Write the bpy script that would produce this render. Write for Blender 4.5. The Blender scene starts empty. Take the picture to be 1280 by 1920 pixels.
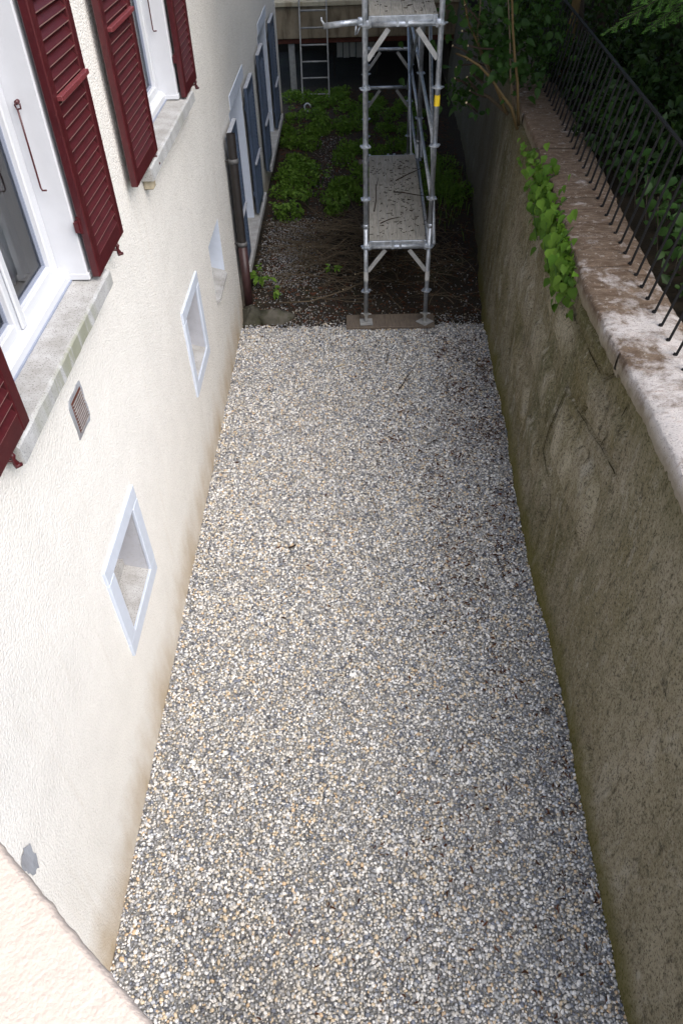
import bpy, math, random
import numpy as np
from mathutils import Vector, Matrix, Euler

rnd = random.Random(7)
rng = np.random.default_rng(11)
S = bpy.context.scene
COL = S.collection
rad = math.radians

# ------------------------------------------------------------------ camera
def add_camera():
    p, yaw, roll, H, f = 0.767088, 0.035040, -0.037653, 4.37264, 1394.42
    fw = Vector((0, math.cos(p), -math.sin(p))); up = Vector((0, math.sin(p), math.cos(p))); rt = Vector((1, 0, 0))
    Z = Matrix.Rotation(yaw, 3, 'Z')
    fw, up, rt = Z @ fw, Z @ up, Z @ rt
    c, s = math.cos(roll), math.sin(roll)
    r2, u2 = c * rt + s * up, c * up - s * rt
    cam = bpy.data.cameras.new('camera')
    cam.sensor_fit = 'AUTO'; cam.sensor_width = 36.0; cam.lens = f / 1920 * 36
    cam.clip_start = 0.05; cam.clip_end = 2000
    o = bpy.data.objects.new('camera', cam)
    M = Matrix((r2, u2, -fw)).transposed().to_4x4(); M.translation = (0, 0, H)
    o.matrix_world = M
    COL.objects.link(o); S.camera = o
add_camera()

# ------------------------------------------------------------------ light
SUN_EL, SUN_AZ = rad(50), rad(130)      # azimuth from +Y towards +X: behind the camera, to the right
w = bpy.data.worlds.new('World'); S.world = w; w.use_nodes = True
nt = w.node_tree; nt.nodes.clear()
sky = nt.nodes.new('ShaderNodeTexSky'); sky.sky_type = 'NISHITA'; sky.sun_disc = False
sky.sun_elevation = SUN_EL; sky.sun_rotation = SUN_AZ
sky.air_density = 1.0; sky.dust_density = 3.0; sky.ozone_density = 1.0
bg = nt.nodes.new('ShaderNodeBackground'); bg.inputs['Strength'].default_value = 0.12
ow = nt.nodes.new('ShaderNodeOutputWorld')
nt.links.new(sky.outputs[0], bg.inputs[0]); nt.links.new(bg.outputs[0], ow.inputs[0])
sl = bpy.data.lights.new('sun', 'SUN'); sl.energy = 1.4; sl.angle = rad(60); sl.color = (1, 0.98, 0.955)
so = bpy.data.objects.new('sun', sl); COL.objects.link(so)
d = Vector((math.sin(SUN_AZ) * math.cos(SUN_EL), math.cos(SUN_AZ) * math.cos(SUN_EL), math.sin(SUN_EL)))
so.rotation_euler = d.to_track_quat('Z', 'Y').to_euler(); so.location = d * 30
S.view_settings.view_transform = 'Standard'; S.view_settings.look = 'None'
S.view_settings.exposure = 1.36; S.view_settings.gamma = 1.0
S.view_settings.use_curve_mapping = False

# ------------------------------------------------------------------ material helpers
class NT:
    def __init__(s, name):
        s.m = bpy.data.materials.new(name); s.m.use_nodes = True
        s.t = s.m.node_tree; s.b = s.t.nodes['Principled BSDF']
        s.pos = s.n('ShaderNodeNewGeometry').outputs['Position']
    def n(s, ty, **kw):
        x = s.t.nodes.new(ty)
        for k, v in kw.items(): setattr(x, k, v)
        return x
    def l(s, a, b): s.t.links.new(a, b)
    def put(s, sock, v):
        if hasattr(v, 'is_output'): s.l(v, sock)
        else: sock.default_value = v
    def obj(s):
        return s.n('ShaderNodeTexCoord').outputs['Object']
    def map(s, v, scale=(1, 1, 1), loc=(0, 0, 0)):
        m = s.n('ShaderNodeMapping'); s.l(v, m.inputs[0]); m.inputs['Scale'].default_value = scale
        m.inputs['Location'].default_value = loc
        return m.outputs[0]
    def noise(s, v, scale, detail=3, rough=.55, dist=0):
        x = s.n('ShaderNodeTexNoise'); s.l(v, x.inputs['Vector'])
        x.inputs['Scale'].default_value = scale; x.inputs['Detail'].default_value = detail
        x.inputs['Roughness'].default_value = rough; x.inputs['Distortion'].default_value = dist
        return x.outputs['Fac']
    def voro(s, v, scale, feature='F1'):
        x = s.n('ShaderNodeTexVoronoi', feature=feature); s.l(v, x.inputs['Vector'])
        x.inputs['Scale'].default_value = scale
        return x.outputs['Distance']
    def ramp(s, v, stops):
        x = s.n('ShaderNodeValToRGB'); s.l(v, x.inputs[0]); e = x.color_ramp.elements
        while len(e) < len(stops): e.new(0.5)
        for el, (p, c) in zip(e, stops):
            el.position = p; el.color = (c, c, c, 1) if isinstance(c, (int, float)) else (*c, 1)
        return x.outputs[0]
    def mix(s, f, a, b, mode='MIX'):
        x = s.n('ShaderNodeMix', data_type='RGBA', blend_type=mode)
        s.put(x.inputs[0], f)
        for sock, v in ((x.inputs[6], a), (x.inputs[7], b)):
            if hasattr(v, 'is_output'): s.l(v, sock)
            else: sock.default_value = (*v, 1)
        return x.outputs[2]
    def math(s, op, a, b=0.0, clamp=False):
        x = s.n('ShaderNodeMath', operation=op, use_clamp=clamp); s.put(x.inputs[0], a); s.put(x.inputs[1], b)
        return x.outputs[0]
    def rng(s, v, a, b, c=0., d=1.):
        x = s.n('ShaderNodeMapRange'); s.l(v, x.inputs[0])
        for i, q in enumerate((a, b, c, d)): x.inputs[i + 1].default_value = q
        return x.outputs[0]
    def axis(s, i):
        x = s.n('ShaderNodeSeparateXYZ'); s.l(s.pos, x.inputs[0]); return x.outputs[i]
    def bump(s, h, strength=.5, dist=.01, prev=None):
        x = s.n('ShaderNodeBump'); s.l(h, x.inputs['Height']); x.inputs['Strength'].default_value = strength
        x.inputs['Distance'].default_value = dist
        if prev is not None: s.l(prev, x.inputs['Normal'])
        return x.outputs[0]
    def done(s, color, rough=.8, normal=None, metal=0., spec=.5):
        if hasattr(color, 'is_output'): s.l(color, s.b.inputs['Base Color'])
        else: s.b.inputs['Base Color'].default_value = (*color, 1)
        s.put(s.b.inputs['Roughness'], rough); s.put(s.b.inputs['Metallic'], metal)
        s.b.inputs['Specular IOR Level'].default_value = spec
        if normal is not None: s.l(normal, s.b.inputs['Normal'])
        return s.m

def stucco(name, base, speck, dirt, stain=True, grain=95, relief=.006):
    k = NT(name)
    v = k.voro(k.pos, grain * .8); n1 = k.noise(k.pos, grain, 4, .65); n2 = k.noise(k.pos, 3.0, 4, .6); n3 = k.noise(k.pos, 26, 3)
    h = k.math('ADD', k.math('MULTIPLY', n1, .9), k.math('MULTIPLY', k.math('SUBTRACT', 1.0, v), .55))
    h = k.math('ADD', h, k.math('MULTIPLY', n3, .5))
    pits = k.ramp(n1, [(.36, 1.), (.50, 0.)])
    c = k.mix(k.ramp(n2, [(.35, 0.), (.7, 1.)]), base, tuple(b * .93 for b in base))
    # the render beyond the windows is older and carries more grime in its grain
    old = k.rng(k.axis(1), 3.0, 7.5, .12, .95)
    c = k.mix(k.math('MULTIPLY', pits, old), c, speck)
    sp2 = k.ramp(k.noise(k.pos, 62, 3, .7), [(.56, 0.), (.66, 1.)]); c = k.mix(k.math('MULTIPLY', k.math('MULTIPLY', sp2, old), .55), c, speck)
    if stain:
        zz = k.math('ADD', k.axis(2), k.math('MULTIPLY', k.math('SUBTRACT', k.noise(k.map(k.pos, (1, 1, .4)), 4.5, 5, .65), .5), .55))
        low = k.ramp(k.rng(zz, -.12, .46), [(0., 1.), (.5, .6), (1., 0.)])
        c = k.mix(k.math('MULTIPLY', low, k.ramp(k.noise(k.map(k.pos, (1, 1, .5)), 3.1, 4, .6), [(.3, .25), (.65, .95)])), c, dirt)
        drip = k.ramp(k.noise(k.map(k.pos, (1, 9, .5)), 1.6, 4, .6), [(.58, 0.), (.75, 1.)])
        c = k.mix(k.math('MULTIPLY', drip, .10), c, dirt)
    return k.done(c, .92, k.bump(h, 1., relief), spec=.2)

M = {}
M['stucco'] = stucco('white_render', (.80, .787, .752), (.20, .19, .165), (.40, .29, .16), grain=100, relief=.0058)
M['peach'] = stucco('peach_render', (.53, .455, .40), (.38, .31, .26), (.5, .4, .3), stain=False, grain=210, relief=.0018)

def paint(name, c, rough=.4, var=.1, bump=.15, dirt=None, spec=.5):
    k = NT(name); n = k.noise(k.pos, 14, 4); n2 = k.noise(k.pos, 90, 3)
    col = k.mix(k.ramp(n, [(.3, 0.), (.75, 1.)]), c, tuple(x * (1 - var) for x in c))
    if dirt: col = k.mix(k.math('MULTIPLY', k.ramp(k.noise(k.pos, 38, 5, .7), [(.55, 0.), (.72, 1.)]), .6), col, dirt)
    return k.done(col, rough, k.bump(n2, bump, .002), spec=spec)
M['white_paint'] = paint('white_paint', (.55, .565, .60), .5, .06)
M['bluish_paint'] = paint('bluish_white_paint', (.54, .595, .69), .55, .1)
M['reveal'] = paint('dusty_white_reveal', (.44, .45, .49), .7, .12, .3, dirt=(.30, .29, .28))
M['pvc'] = paint('white_plastic', (.56, .58, .615), .3, .02, .03)
M['gasket'] = paint('grey_gasket', (.25, .28, .36), .5, .05)
M['red'] = paint('dark_red_paint', (.060, .0065, .0095), .36, .3, .2, dirt=(.10, .022, .022))
M['red_edge'] = paint('worn_red_edge', (.40, .25, .22), .4, .3, .2, dirt=(.20, .09, .08))
M['red_light'] = paint('faded_red_bar', (.17, .035, .04), .45, .3, .2)
M['blue'] = paint('blue_grey_paint', (.06, .085, .135), .45, .3, .2, dirt=(.14, .17, .24))
M['blue_top'] = paint('weathered_blue_top', (.38, .40, .44), .6, .3, .2, dirt=(.26, .26, .26))
M['iron'] = paint('black_iron', (.008, .008, .009), .6, .3, .3, spec=.25)
M['copper'] = paint('brown_pipe_copper', (.020, .016, .0145), .5, .4, .15, dirt=(.03, .03, .035))
M['castred'] = paint('dark_maroon_pipe', (.05, .022, .022), .45, .3, .15)
M['clamp'] = paint('dull_clamp', (.10, .10, .10), .6, .3, .2)
M['grille'] = paint('dull_grille', (.30, .285, .28), .7, .4, .2, dirt=(.12, .07, .05))
M['yellow'] = paint('yellow_tape', (.75, .52, .02), .5, .05)
M['label'] = paint('pale_label', (.55, .55, .54), .6, .3, .1, dirt=(.06, .06, .06))
M['room'] = paint('room_plaster', (.62, .62, .60), .8, .05)
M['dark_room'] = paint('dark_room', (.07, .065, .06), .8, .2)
M['bright_fill'] = paint('bright_fill_sheet', (.78, .80, .83), .8, .05)
M['room_fill'] = paint('room_brown', (.25, .2, .18), .7, .2)
M['orchid'] = paint('orchid_petal', (.85, .87, .82), .5, .05)
M['rust'] = paint('rusty_steel', (.13, .035, .02), .8, .4, .3)
M['crack_shade'] = paint('dark_crack_shade', (.055, .047, .028), .95, .3, .2, spec=.1)
M['cut_wood'] = paint('fresh_cut_wood', (.62, .5, .3), .8, .15)

def glass():
    k = NT('window_glass'); k.b.inputs['Base Color'].default_value = (.9, .94, .96, 1)
    k.b.inputs['Transmission Weight'].default_value = 0.0
    t = k.n('ShaderNodeBsdfTransparent'); t.inputs[0].default_value = (.94, .96, .97, 1)
    g = k.n('ShaderNodeBsdfGlossy'); g.inputs['Roughness'].default_value = .02
    fr = k.n('ShaderNodeFresnel'); fr.inputs[0].default_value = 1.7
    mx = k.n('ShaderNodeMixShader'); k.l(fr.outputs[0], mx.inputs[0]); k.l(t.outputs[0], mx.inputs[1]); k.l(g.outputs[0], mx.inputs[2])
    out = k.t.nodes['Material Output']; k.l(mx.outputs[0], out.inputs[0]); return k.m
M['glass'] = glass()

def sill_stone():
    k = NT('sill_stone'); n = k.noise(k.pos, 9, 5, .6); sp = k.noise(k.pos, 160, 2)
    c = k.mix(k.ramp(n, [(.35, 0.), (.7, 1.)]), (.29, .285, .27), (.43, .43, .43))
    c = k.mix(k.math('MULTIPLY', k.ramp(sp, [(.56, 0.), (.66, 1.)]), .8), c, (.13, .12, .11))
    # greenish runs on the front edge
    st = k.ramp(k.noise(k.map(k.pos, (1, 1, .15), (0, .35, 0)), 5.0, 4, .65), [(.5, 0.), (.66, 1.)])
    fr = k.rng(k.axis(0), -1.262, -1.248)
    yw = k.math('MULTIPLY', k.rng(k.axis(1), 2.35, 2.75), k.rng(k.axis(1), 3.35, 3.05)); run = k.ramp(k.noise(k.map(k.pos, (1, 1, .12)), 17, 3, .6), [(.40, 0.), (.52, 1.)])
    c = k.mix(k.math('MULTIPLY', k.math('MULTIPLY', k.math('ADD', k.math('MULTIPLY', st, .5), k.math('MULTIPLY', yw, run)), fr), .9, True), c, (.17, .17, .085))
    c = k.mix(k.math('MULTIPLY', fr, .15), c, (.50, .56, .64))
    return k.done(c, .8, k.bump(sp, .2, .003))
M['sill'] = sill_stone()

def galv():
    k = NT('galvanised_steel'); n = k.noise(k.pos, 30, 4, .6); n2 = k.noise(k.map(k.pos, (1, 1, .3)), 8, 4)
    c = k.mix(k.ramp(n, [(.35, 0.), (.7, 1.)]), (.32, .35, .39), (.54, .57, .61))
    c = k.mix(k.math('MULTIPLY', k.ramp(n2, [(.55, 0.), (.7, 1.)]), .5), c, (.17, .165, .155))
    return k.done(c, k.rng(n, .3, .7, .34, .58), k.bump(n, .1, .002), metal=.75)
M['galv'] = galv()
M['galv_dull'] = paint('weathered_steel', (.36, .36, .35), .6, .4, .2, dirt=(.16, .15, .13))

def plank(name, c1, c2, c3):
    k = NT(name); v = k.map(k.pos, (9, .7, 9)); n = k.noise(v, 6, 5, .65, .4); n2 = k.noise(k.map(k.pos, (30, 1.5, 30)), 6, 4); n3 = k.noise(k.pos, 4, 4)
    c = k.mix(k.ramp(n, [(.3, 0.), (.7, 1.)]), c1, c2)
    c = k.mix(k.math('MULTIPLY', k.ramp(n2, [(.52, 0.), (.68, 1.)]), .6), c, c3)
    c = k.mix(k.math('MULTIPLY', k.ramp(n3, [(.5, 0.), (.75, 1.)]), .4), c, c3)
    return k.done(c, .85, k.bump(n2, .5, .003), spec=.25)
M['deck'] = plank('weathered_deck', (.25, .235, .205), (.37, .355, .315), (.13, .12, .10))
M['sole'] = plank('dark_timber', (.11, .085, .065), (.17, .14, .11), (.05, .042, .036))

def soil():
    k = NT('dark_soil'); n = k.noise(k.pos, 2.2, 5, .6); n2 = k.noise(k.pos, 40, 5, .7); n3 = k.noise(k.pos, 130, 3)
    c = k.mix(n, (.018, .014, .010), (.046, .037, .027))
    c = k.mix(k.math('MULTIPLY', k.ramp(n3, [(.58, 0.), (.68, 1.)]), .7), c, (.16, .14, .11))
    c = k.mix(k.math('MULTIPLY', k.ramp(n, [(.55, 0.), (.7, 1.)]), .5), c, (.022, .035, .008))
    return k.done(c, .95, k.bump(n2, .9, .03), spec=.2)
M['soil'] = soil()
def base_gravel():
    k = NT('gravel_bed'); v = k.noise(k.pos, 70, 4, .7)
    c = k.mix(k.ramp(v, [(.35, 0.), (.7, 1.)]), (.24, .235, .22), (.46, .45, .43))
    return k.done(c, .9, k.bump(v, .8, .02), spec=.2)
k = NT('leaf_mould'); n = k.noise(k.pos, 18, 5, .7); M['mould'] = k.done(k.mix(n, (.008, .007, .005), (.026, .020, .013)), .95, k.bump(n, .9, .03), spec=.1)
M['bed'] = base_gravel()

def pebble(name, stops, dark=1.):
    k = NT(name)
    g = k.n('ShaderNodeNewGeometry'); r = g.outputs['Random Per Island']
    x = k.n('ShaderNodeValToRGB'); x.color_ramp.interpolation = 'CONSTANT'; k.l(r, x.inputs[0]); e = x.color_ramp.elements
    while len(e) < len(stops): e.new(.5)
    for el, (p, c) in zip(e, stops): el.position = p; el.color = (*[q * dark for q in c], 1)
    big = k.noise(k.pos, 3.5, 4, .7)
    cc = k.mix(k.math('MULTIPLY', k.ramp(big, [(.52, 0.), (.68, 1.)]), .28), x.outputs[0], (.17 * dark, .16 * dark, .145 * dark))
    n = k.noise(k.pos, 190, 2)
    c = k.mix(k.math('MULTIPLY', k.ramp(n, [(.4, 0.), (.7, 1.)]), .25), cc, (.2 * dark, .19 * dark, .18 * dark))
    return k.done(c, .62, spec=.35)
PEB = [(0, (.34, .34, .335)), (.12, (.50, .475, .43)), (.24, (.22, .225, .235)), (.33, (.60, .585, .56)), (.43, (.42, .375, .30)), (.52, (.30, .30, .30)),
       (.60, (.14, .155, .19)), (.67, (.52, .42, .29)), (.72, (.63, .62, .60)), (.79, (.21, .21, .215)), (.85, (.40, .415, .44)), (.91, (.48, .35, .22)),
       (.93, (.07, .075, .09)), (.965, (.70, .69, .665))]
M['pebble'] = pebble('washed_pebbles', PEB, 1.3)
M['pebble_dirty'] = pebble('dirty_pebbles', PEB, .60)

def retaining():
    k = NT('retaining_wall_stone')
    st = k.map(k.pos, (1, 1.6, .38)); n1 = k.noise(st, 3.2, 6, .62, .3); n2 = k.noise(k.pos, 75, 4, .7); n3 = k.noise(k.pos, 1.3, 4, .6); n4 = k.noise(st, 15, 5, .7); n5 = k.noise(k.pos, 7, 5, .65)
    c = k.mix(k.ramp(n1, [(.32, 0.), (.68, 1.)]), (.185, .163, .10), (.50, .46, .36))
    c = k.mix(k.math('MULTIPLY', k.ramp(n3, [(.42, 0.), (.66, 1.)]), .75), c, (.155, .128, .045))
    oi = k.n('ShaderNodeObjectInfo').outputs['Random']
    c = k.mix(k.rng(oi, .05, .8, .7, .15), c, (.105, .092, .036))
    pat = k.ramp(k.noise(k.map(k.pos, (1, 1, .6), (0, 3.1, 0)), 1.9, 4, .6), [(.5, 0.), (.62, 1.)]); c = k.mix(k.math('MULTIPLY', pat, .55), c, (.30, .265, .20))
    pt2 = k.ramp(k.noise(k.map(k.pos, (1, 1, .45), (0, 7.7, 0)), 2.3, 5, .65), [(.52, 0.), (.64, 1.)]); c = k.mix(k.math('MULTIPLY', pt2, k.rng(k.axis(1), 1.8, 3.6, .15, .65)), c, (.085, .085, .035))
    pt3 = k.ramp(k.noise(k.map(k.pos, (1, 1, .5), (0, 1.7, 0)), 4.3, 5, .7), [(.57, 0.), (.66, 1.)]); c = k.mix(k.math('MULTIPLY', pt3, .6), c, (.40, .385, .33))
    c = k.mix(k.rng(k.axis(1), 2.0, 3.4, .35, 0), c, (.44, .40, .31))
    c = k.mix(k.math('MULTIPLY', k.ramp(n4, [(.56, 0.), (.72, 1.)]), .6), c, (.36, .34, .285))
    c = k.mix(k.math('MULTIPLY', k.ramp(n4, [(.30, 1.), (.45, 0.)]), .75), c, (.045, .038, .024))
    c = k.mix(k.math('MULTIPLY', k.ramp(n5, [(.62, 0.), (.7, 1.)]), .55), c, (.05, .05, .035))
    c = k.mix(k.math('MULTIPLY', k.ramp(n2, [(.36, 1.), (.47, 0.)]), .9), c, (.035, .03, .02))
    n6 = k.noise(k.map(k.pos, (1, 1, .7)), 34, 5, .75)
    c = k.mix(k.math('MULTIPLY', k.ramp(n6, [(.33, 1.), (.46, 0.)]), .8), c, (.045, .038, .024))
    c = k.mix(k.math('MULTIPLY', k.ramp(n6, [(.56, 0.), (.68, 1.)]), .6), c, (.40, .375, .30))
    c = k.mix(k.math('MULTIPLY', k.ramp(n2, [(.58, 0.), (.68, 1.)]), .5), c, (.42, .40, .33))
    # pale lichen spots
    lv = k.voro(k.map(k.pos, (1, 1.0, .55)), 5.5); lm = k.ramp(lv, [(.07, 1.), (.11, 0.)])
    lm = k.math('MULTIPLY', lm, k.ramp(k.noise(k.pos, .9, 2), [(.5, 0.), (.58, 1.)]))
    c = k.mix(k.math('MULTIPLY', lm, .7), c, (.42, .40, .33))
    zz = k.math('ADD', k.axis(2), k.math('MULTIPLY', k.math('SUBTRACT', k.noise(k.pos, 5, 4), .5), .2))
    moss = k.ramp(k.rng(zz, -.02, .26), [(0., 1.), (.45, .75), (1., 0.)])
    c = k.mix(k.math('MULTIPLY', moss, .85), c, k.mix(n2, (.07, .066, .012), (.17, .155, .03)))
    top = k.ramp(k.rng(k.math('ADD', k.axis(2), k.math('MULTIPLY', k.math('SUBTRACT', n1, .5), .8)), 1.75, 2.05), [(0., 0.), (1., 1.)])
    c = k.mix(k.math('MULTIPLY', top, .5), c, (.085, .078, .022))
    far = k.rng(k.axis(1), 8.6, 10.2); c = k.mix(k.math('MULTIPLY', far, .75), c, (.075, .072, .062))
    h = k.math('ADD', k.math('MULTIPLY', n2, .6), k.math('ADD', k.math('MULTIPLY', n4, .7), n5))
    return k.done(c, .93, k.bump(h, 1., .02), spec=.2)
M['retain'] = retaining()

def coping():
    k = NT('coping_stone'); n = k.noise(k.map(k.pos, (1.1, 1.2, 1)), 3.4, 7, .7, .15); n2 = k.noise(k.map(k.pos, (1, 3, 1)), 11, 6, .7); n3 = k.noise(k.pos, 120, 3, .7)
    n5 = k.noise(k.pos, 30, 4, .7)
    c = k.mix(k.ramp(n2, [(.34, 0.), (.66, 1.)]), (.088, .056, .036), (.20, .152, .112))
    gy = k.ramp(k.rng(k.axis(1), 2.8, 5.6), [(0., 1.), (.2, .66), (.5, .50), (1., .34)])
    lich = k.ramp(k.math('ADD', k.math('MULTIPLY', k.math('SUBTRACT', n, .5), 1.9), gy), [(.50, 0.), (.78, 1.)])
    c = k.mix(k.math('MULTIPLY', lich, .85), c, (.60, .57, .555))
    c = k.mix(k.math('MULTIPLY', k.ramp(n2, [(.6, 0.), (.72, 1.)]), .55), c, (.25, .125, .065))
    c = k.mix(k.math('MULTIPLY', k.ramp(n5, [(.58, 0.), (.68, 1.)]), .5), c, (.50, .47, .43))
    c = k.mix(k.math('MULTIPLY', k.ramp(n3, [(.32, 1.), (.44, 0.)]), .7), c, (.05, .04, .035))
    fz = k.rng(k.axis(2), 2.07, 2.125, 1., 0.)
    c = k.mix(k.math('MULTIPLY', fz, .8), c, k.mix(n2, (.17, .14, .09), (.33, .30, .23)))
    return k.done(c, .93, k.bump(k.math('ADD', n3, k.math('MULTIPLY', n2, 1.5)), .8, .012), spec=.2)
M['coping'] = coping()

def concrete(name, a, b, dk):
    k = NT(name); n = k.noise(k.pos, 3, 6, .65); s2 = k.noise(k.map(k.pos, (3, 3, .5)), 2.5, 5, .65); n3 = k.noise(k.pos, 60, 3)
    c = k.mix(k.ramp(n, [(.35, 0.), (.7, 1.)]), a, b)
    c = k.mix(k.math('MULTIPLY', k.ramp(s2, [(.48, 0.), (.68, 1.)]), .75), c, dk)
    return k.done(c, .9, k.bump(n3, .4, .006), spec=.2)
M['concrete'] = concrete('stained_concrete', (.22, .175, .12), (.31, .26, .185), (.075, .055, .035))
M['cap'] = concrete('pale_cap', (.42, .37, .27), (.52, .48, .37), (.2, .16, .1))
M['mossrock'] = concrete('mossy_rock', (.05, .048, .036), (.13, .12, .10), (.03, .034, .010))
M['cement'] = concrete('grey_cement', (.26, .28, .31), (.36, .38, .42), (.17, .16, .16))
M['sunlit_plank'] = concrete('sunlit_plank', (.55, .53, .48), (.66, .64, .6), (.38, .36, .32))

def leafmat(name, a, b, trans=.35, rough=.5):
    k = NT(name); r = k.n('ShaderNodeNewGeometry').outputs['Random Per Island']; oi = k.n('ShaderNodeObjectInfo').outputs['Random']
    f = k.math('FRACT', k.math('ADD', r, oi))
    c = k.mix(f, a, b)
    d_ = k.n('ShaderNodeBsdfTranslucent'); k.l(k.mix(.5, c, (.10, .16, .01)), d_.inputs[0])
    k.done(c, rough, spec=.2)
    mx = k.n('ShaderNodeMixShader'); mx.inputs[0].default_value = trans
    k.l(k.b.outputs[0], mx.inputs[1]); k.l(d_.outputs[0], mx.inputs[2]); k.l(mx.outputs[0], k.t.nodes['Material Output'].inputs[0])
    return k.m
M['leaf_bright'] = leafmat('bright_leaf', (.055, .135, .012), (.115, .215, .026))
M['leaf_mid'] = leafmat('mid_leaf', (.028, .075, .012), (.055, .12, .022))
M['leaf_shrub'] = leafmat('shrub_leaf', (.013, .04, .006), (.027, .068, .010), .25)
M['leaf_weed'] = leafmat('weed_leaf', (.085, .18, .018), (.17, .29, .045))
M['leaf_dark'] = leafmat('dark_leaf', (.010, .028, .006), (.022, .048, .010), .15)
M['needle'] = leafmat('bright_needles', (.12, .31, .05), (.19, .40, .08), .45)
M['litter'] = leafmat('leaf_litter', (.04, .017, .010), (.11, .045, .026), .1, .9)
def barkm(name, a, b):
    k = NT(name); n = k.noise(k.map(k.pos, (5, 5, .8)), 8, 5, .65); c = k.mix(n, a, b)
    return k.done(c, .9, k.bump(n, .6, .01), spec=.2)
M['bark'] = barkm('dark_bark', (.02, .016, .012), (.06, .05, .038))
M['bark_tan'] = barkm('tan_bark', (.07, .046, .02), (.15, .105, .045))
M['twig'] = barkm('dry_twig', (.06, .046, .03), (.18, .14, .092))
M['twig_dark'] = barkm('dark_twig', (.022, .015, .011), (.06, .04, .028))

# ------------------------------------------------------------------ mesh helpers
ORG = {}
class MB:
    def __init__(s): s.v = []; s.f = []
    def add(s, vs, fs):
        o = len(s.v); s.v += [tuple(v) for v in vs]; s.f += [tuple(i + o for i in f) for f in fs]; return s
    def box(s, x0, x1, y0, y1, z0, z1):
        return s.add([(x0, y0, z0), (x1, y0, z0), (x1, y1, z0), (x0, y1, z0), (x0, y0, z1), (x1, y0, z1), (x1, y1, z1), (x0, y1, z1)],
                     [(3, 2, 1, 0), (4, 5, 6, 7), (0, 1, 5, 4), (1, 2, 6, 5), (2, 3, 7, 6), (3, 0, 4, 7)])
    def bev(s, x0, x1, y0, y1, z0, z1, b=.004):
        """box with chamfered edges"""
        X, Y, Z = (x0, x1), (y0, y1), (z0, z1); vs = []; idx = {}
        for i in (0, 1):
            for j in (0, 1):
                for k in (0, 1):
                    sx, sy, sz = 1 - 2 * i, 1 - 2 * j, 1 - 2 * k
                    for ax in range(3):
                        p = [X[i] + sx * b, Y[j] + sy * b, Z[k] + sz * b]; p[ax] = (X[i], Y[j], Z[k])[ax]
                        idx[(i, j, k, ax)] = len(vs); vs.append(p)
        F = []
        for ax in range(3):
            a1, a2 = [a for a in range(3) if a != ax]
            for e in (0, 1):
                q = []
                for (u, v) in ((0, 0), (1, 0), (1, 1), (0, 1)):
                    c = [0, 0, 0]; c[ax] = e; c[a1] = u; c[a2] = v; q.append(idx[(*c, ax)])
                F.append(q)
            for u in (0, 1):
                for v in (0, 1):
                    c0 = [0, 0, 0]; c0[a1] = u; c0[a2] = v; c1 = list(c0); c1[ax] = 1
                    F.append([idx[(*c0, a1)], idx[(*c1, a1)], idx[(*c1, a2)], idx[(*c0, a2)]])
        for i in (0, 1):
            for j in (0, 1):
                for k in (0, 1): F.append([idx[(i, j, k, 0)], idx[(i, j, k, 1)], idx[(i, j, k, 2)]])
        cen = Vector(((x0 + x1) / 2, (y0 + y1) / 2, (z0 + z1) / 2)); out = []
        for f in F:
            a, bb, c = (Vector(vs[f[0]]), Vector(vs[f[1]]), Vector(vs[f[2]])); n = (bb - a).cross(c - a)
            m = sum((Vector(vs[q]) for q in f), Vector()) / len(f)
            out.append(f if n.dot(m - cen) > 0 else f[::-1])
        return s.add(vs, out)
    def tube(s, pts, r, n=8, cap=True):
        pts = [Vector(p) for p in pts]; rs = r if isinstance(r, (list, tuple)) else [r] * len(pts)
        rings = []; prev = None
        for i, p in enumerate(pts):
            t = (pts[min(i + 1, len(pts) - 1)] - pts[max(i - 1, 0)]).normalized()
            a = prev - prev.dot(t) * t if prev is not None else (Vector((0, 0, 1)).cross(t) if abs(t.z) < .9 else Vector((1, 0, 0)).cross(t).cross(t))
            a.normalize(); prev = a; b = t.cross(a)
            rings.append([p + (a * math.cos(2 * math.pi * k / n) + b * math.sin(2 * math.pi * k / n)) * rs[i] for k in range(n)])
        vs = [v for rg in rings for v in rg]; fs = []
        for i in range(len(pts) - 1):
            for k in range(n): fs.append((i * n + k, i * n + (k + 1) % n, (i + 1) * n + (k + 1) % n, (i + 1) * n + k))
        if cap: fs += [tuple(range(n))[::-1], tuple((len(pts) - 1) * n + k for k in range(n))]
        return s.add(vs, fs)
    def bar(s, a, b, wd, th, side=(1, 0, 0)):
        a, b = Vector(a), Vector(b); t = (b - a).normalized(); u = Vector(side); u = (u - u.dot(t) * t).normalized(); v = t.cross(u)
        c = [(-1, -1), (1, -1), (1, 1), (-1, 1)]
        vs = [p + u * (x * wd / 2) + v * (y * th / 2) for p in (a, b) for x, y in c]
        return s.add(vs, [(3, 2, 1, 0), (4, 5, 6, 7), (0, 1, 5, 4), (1, 2, 6, 5), (2, 3, 7, 6), (3, 0, 4, 7)])
    def mesh(s, name, mat, org=(0, 0, 0), smooth=False):
        me = bpy.data.meshes.new(name); o = Vector(org)
        me.from_pydata([tuple(Vector(v) - o) for v in s.v], [], s.f); me.update()
        if smooth: me.polygons.foreach_set('use_smooth', [True] * len(me.polygons))
        if mat: me.materials.append(mat)
        return me
    def build(s, name, mat, parent=None, smooth=False):
        return link(name, s.mesh(name, mat, ORG.get(parent, (0, 0, 0)), smooth), parent)

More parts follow.
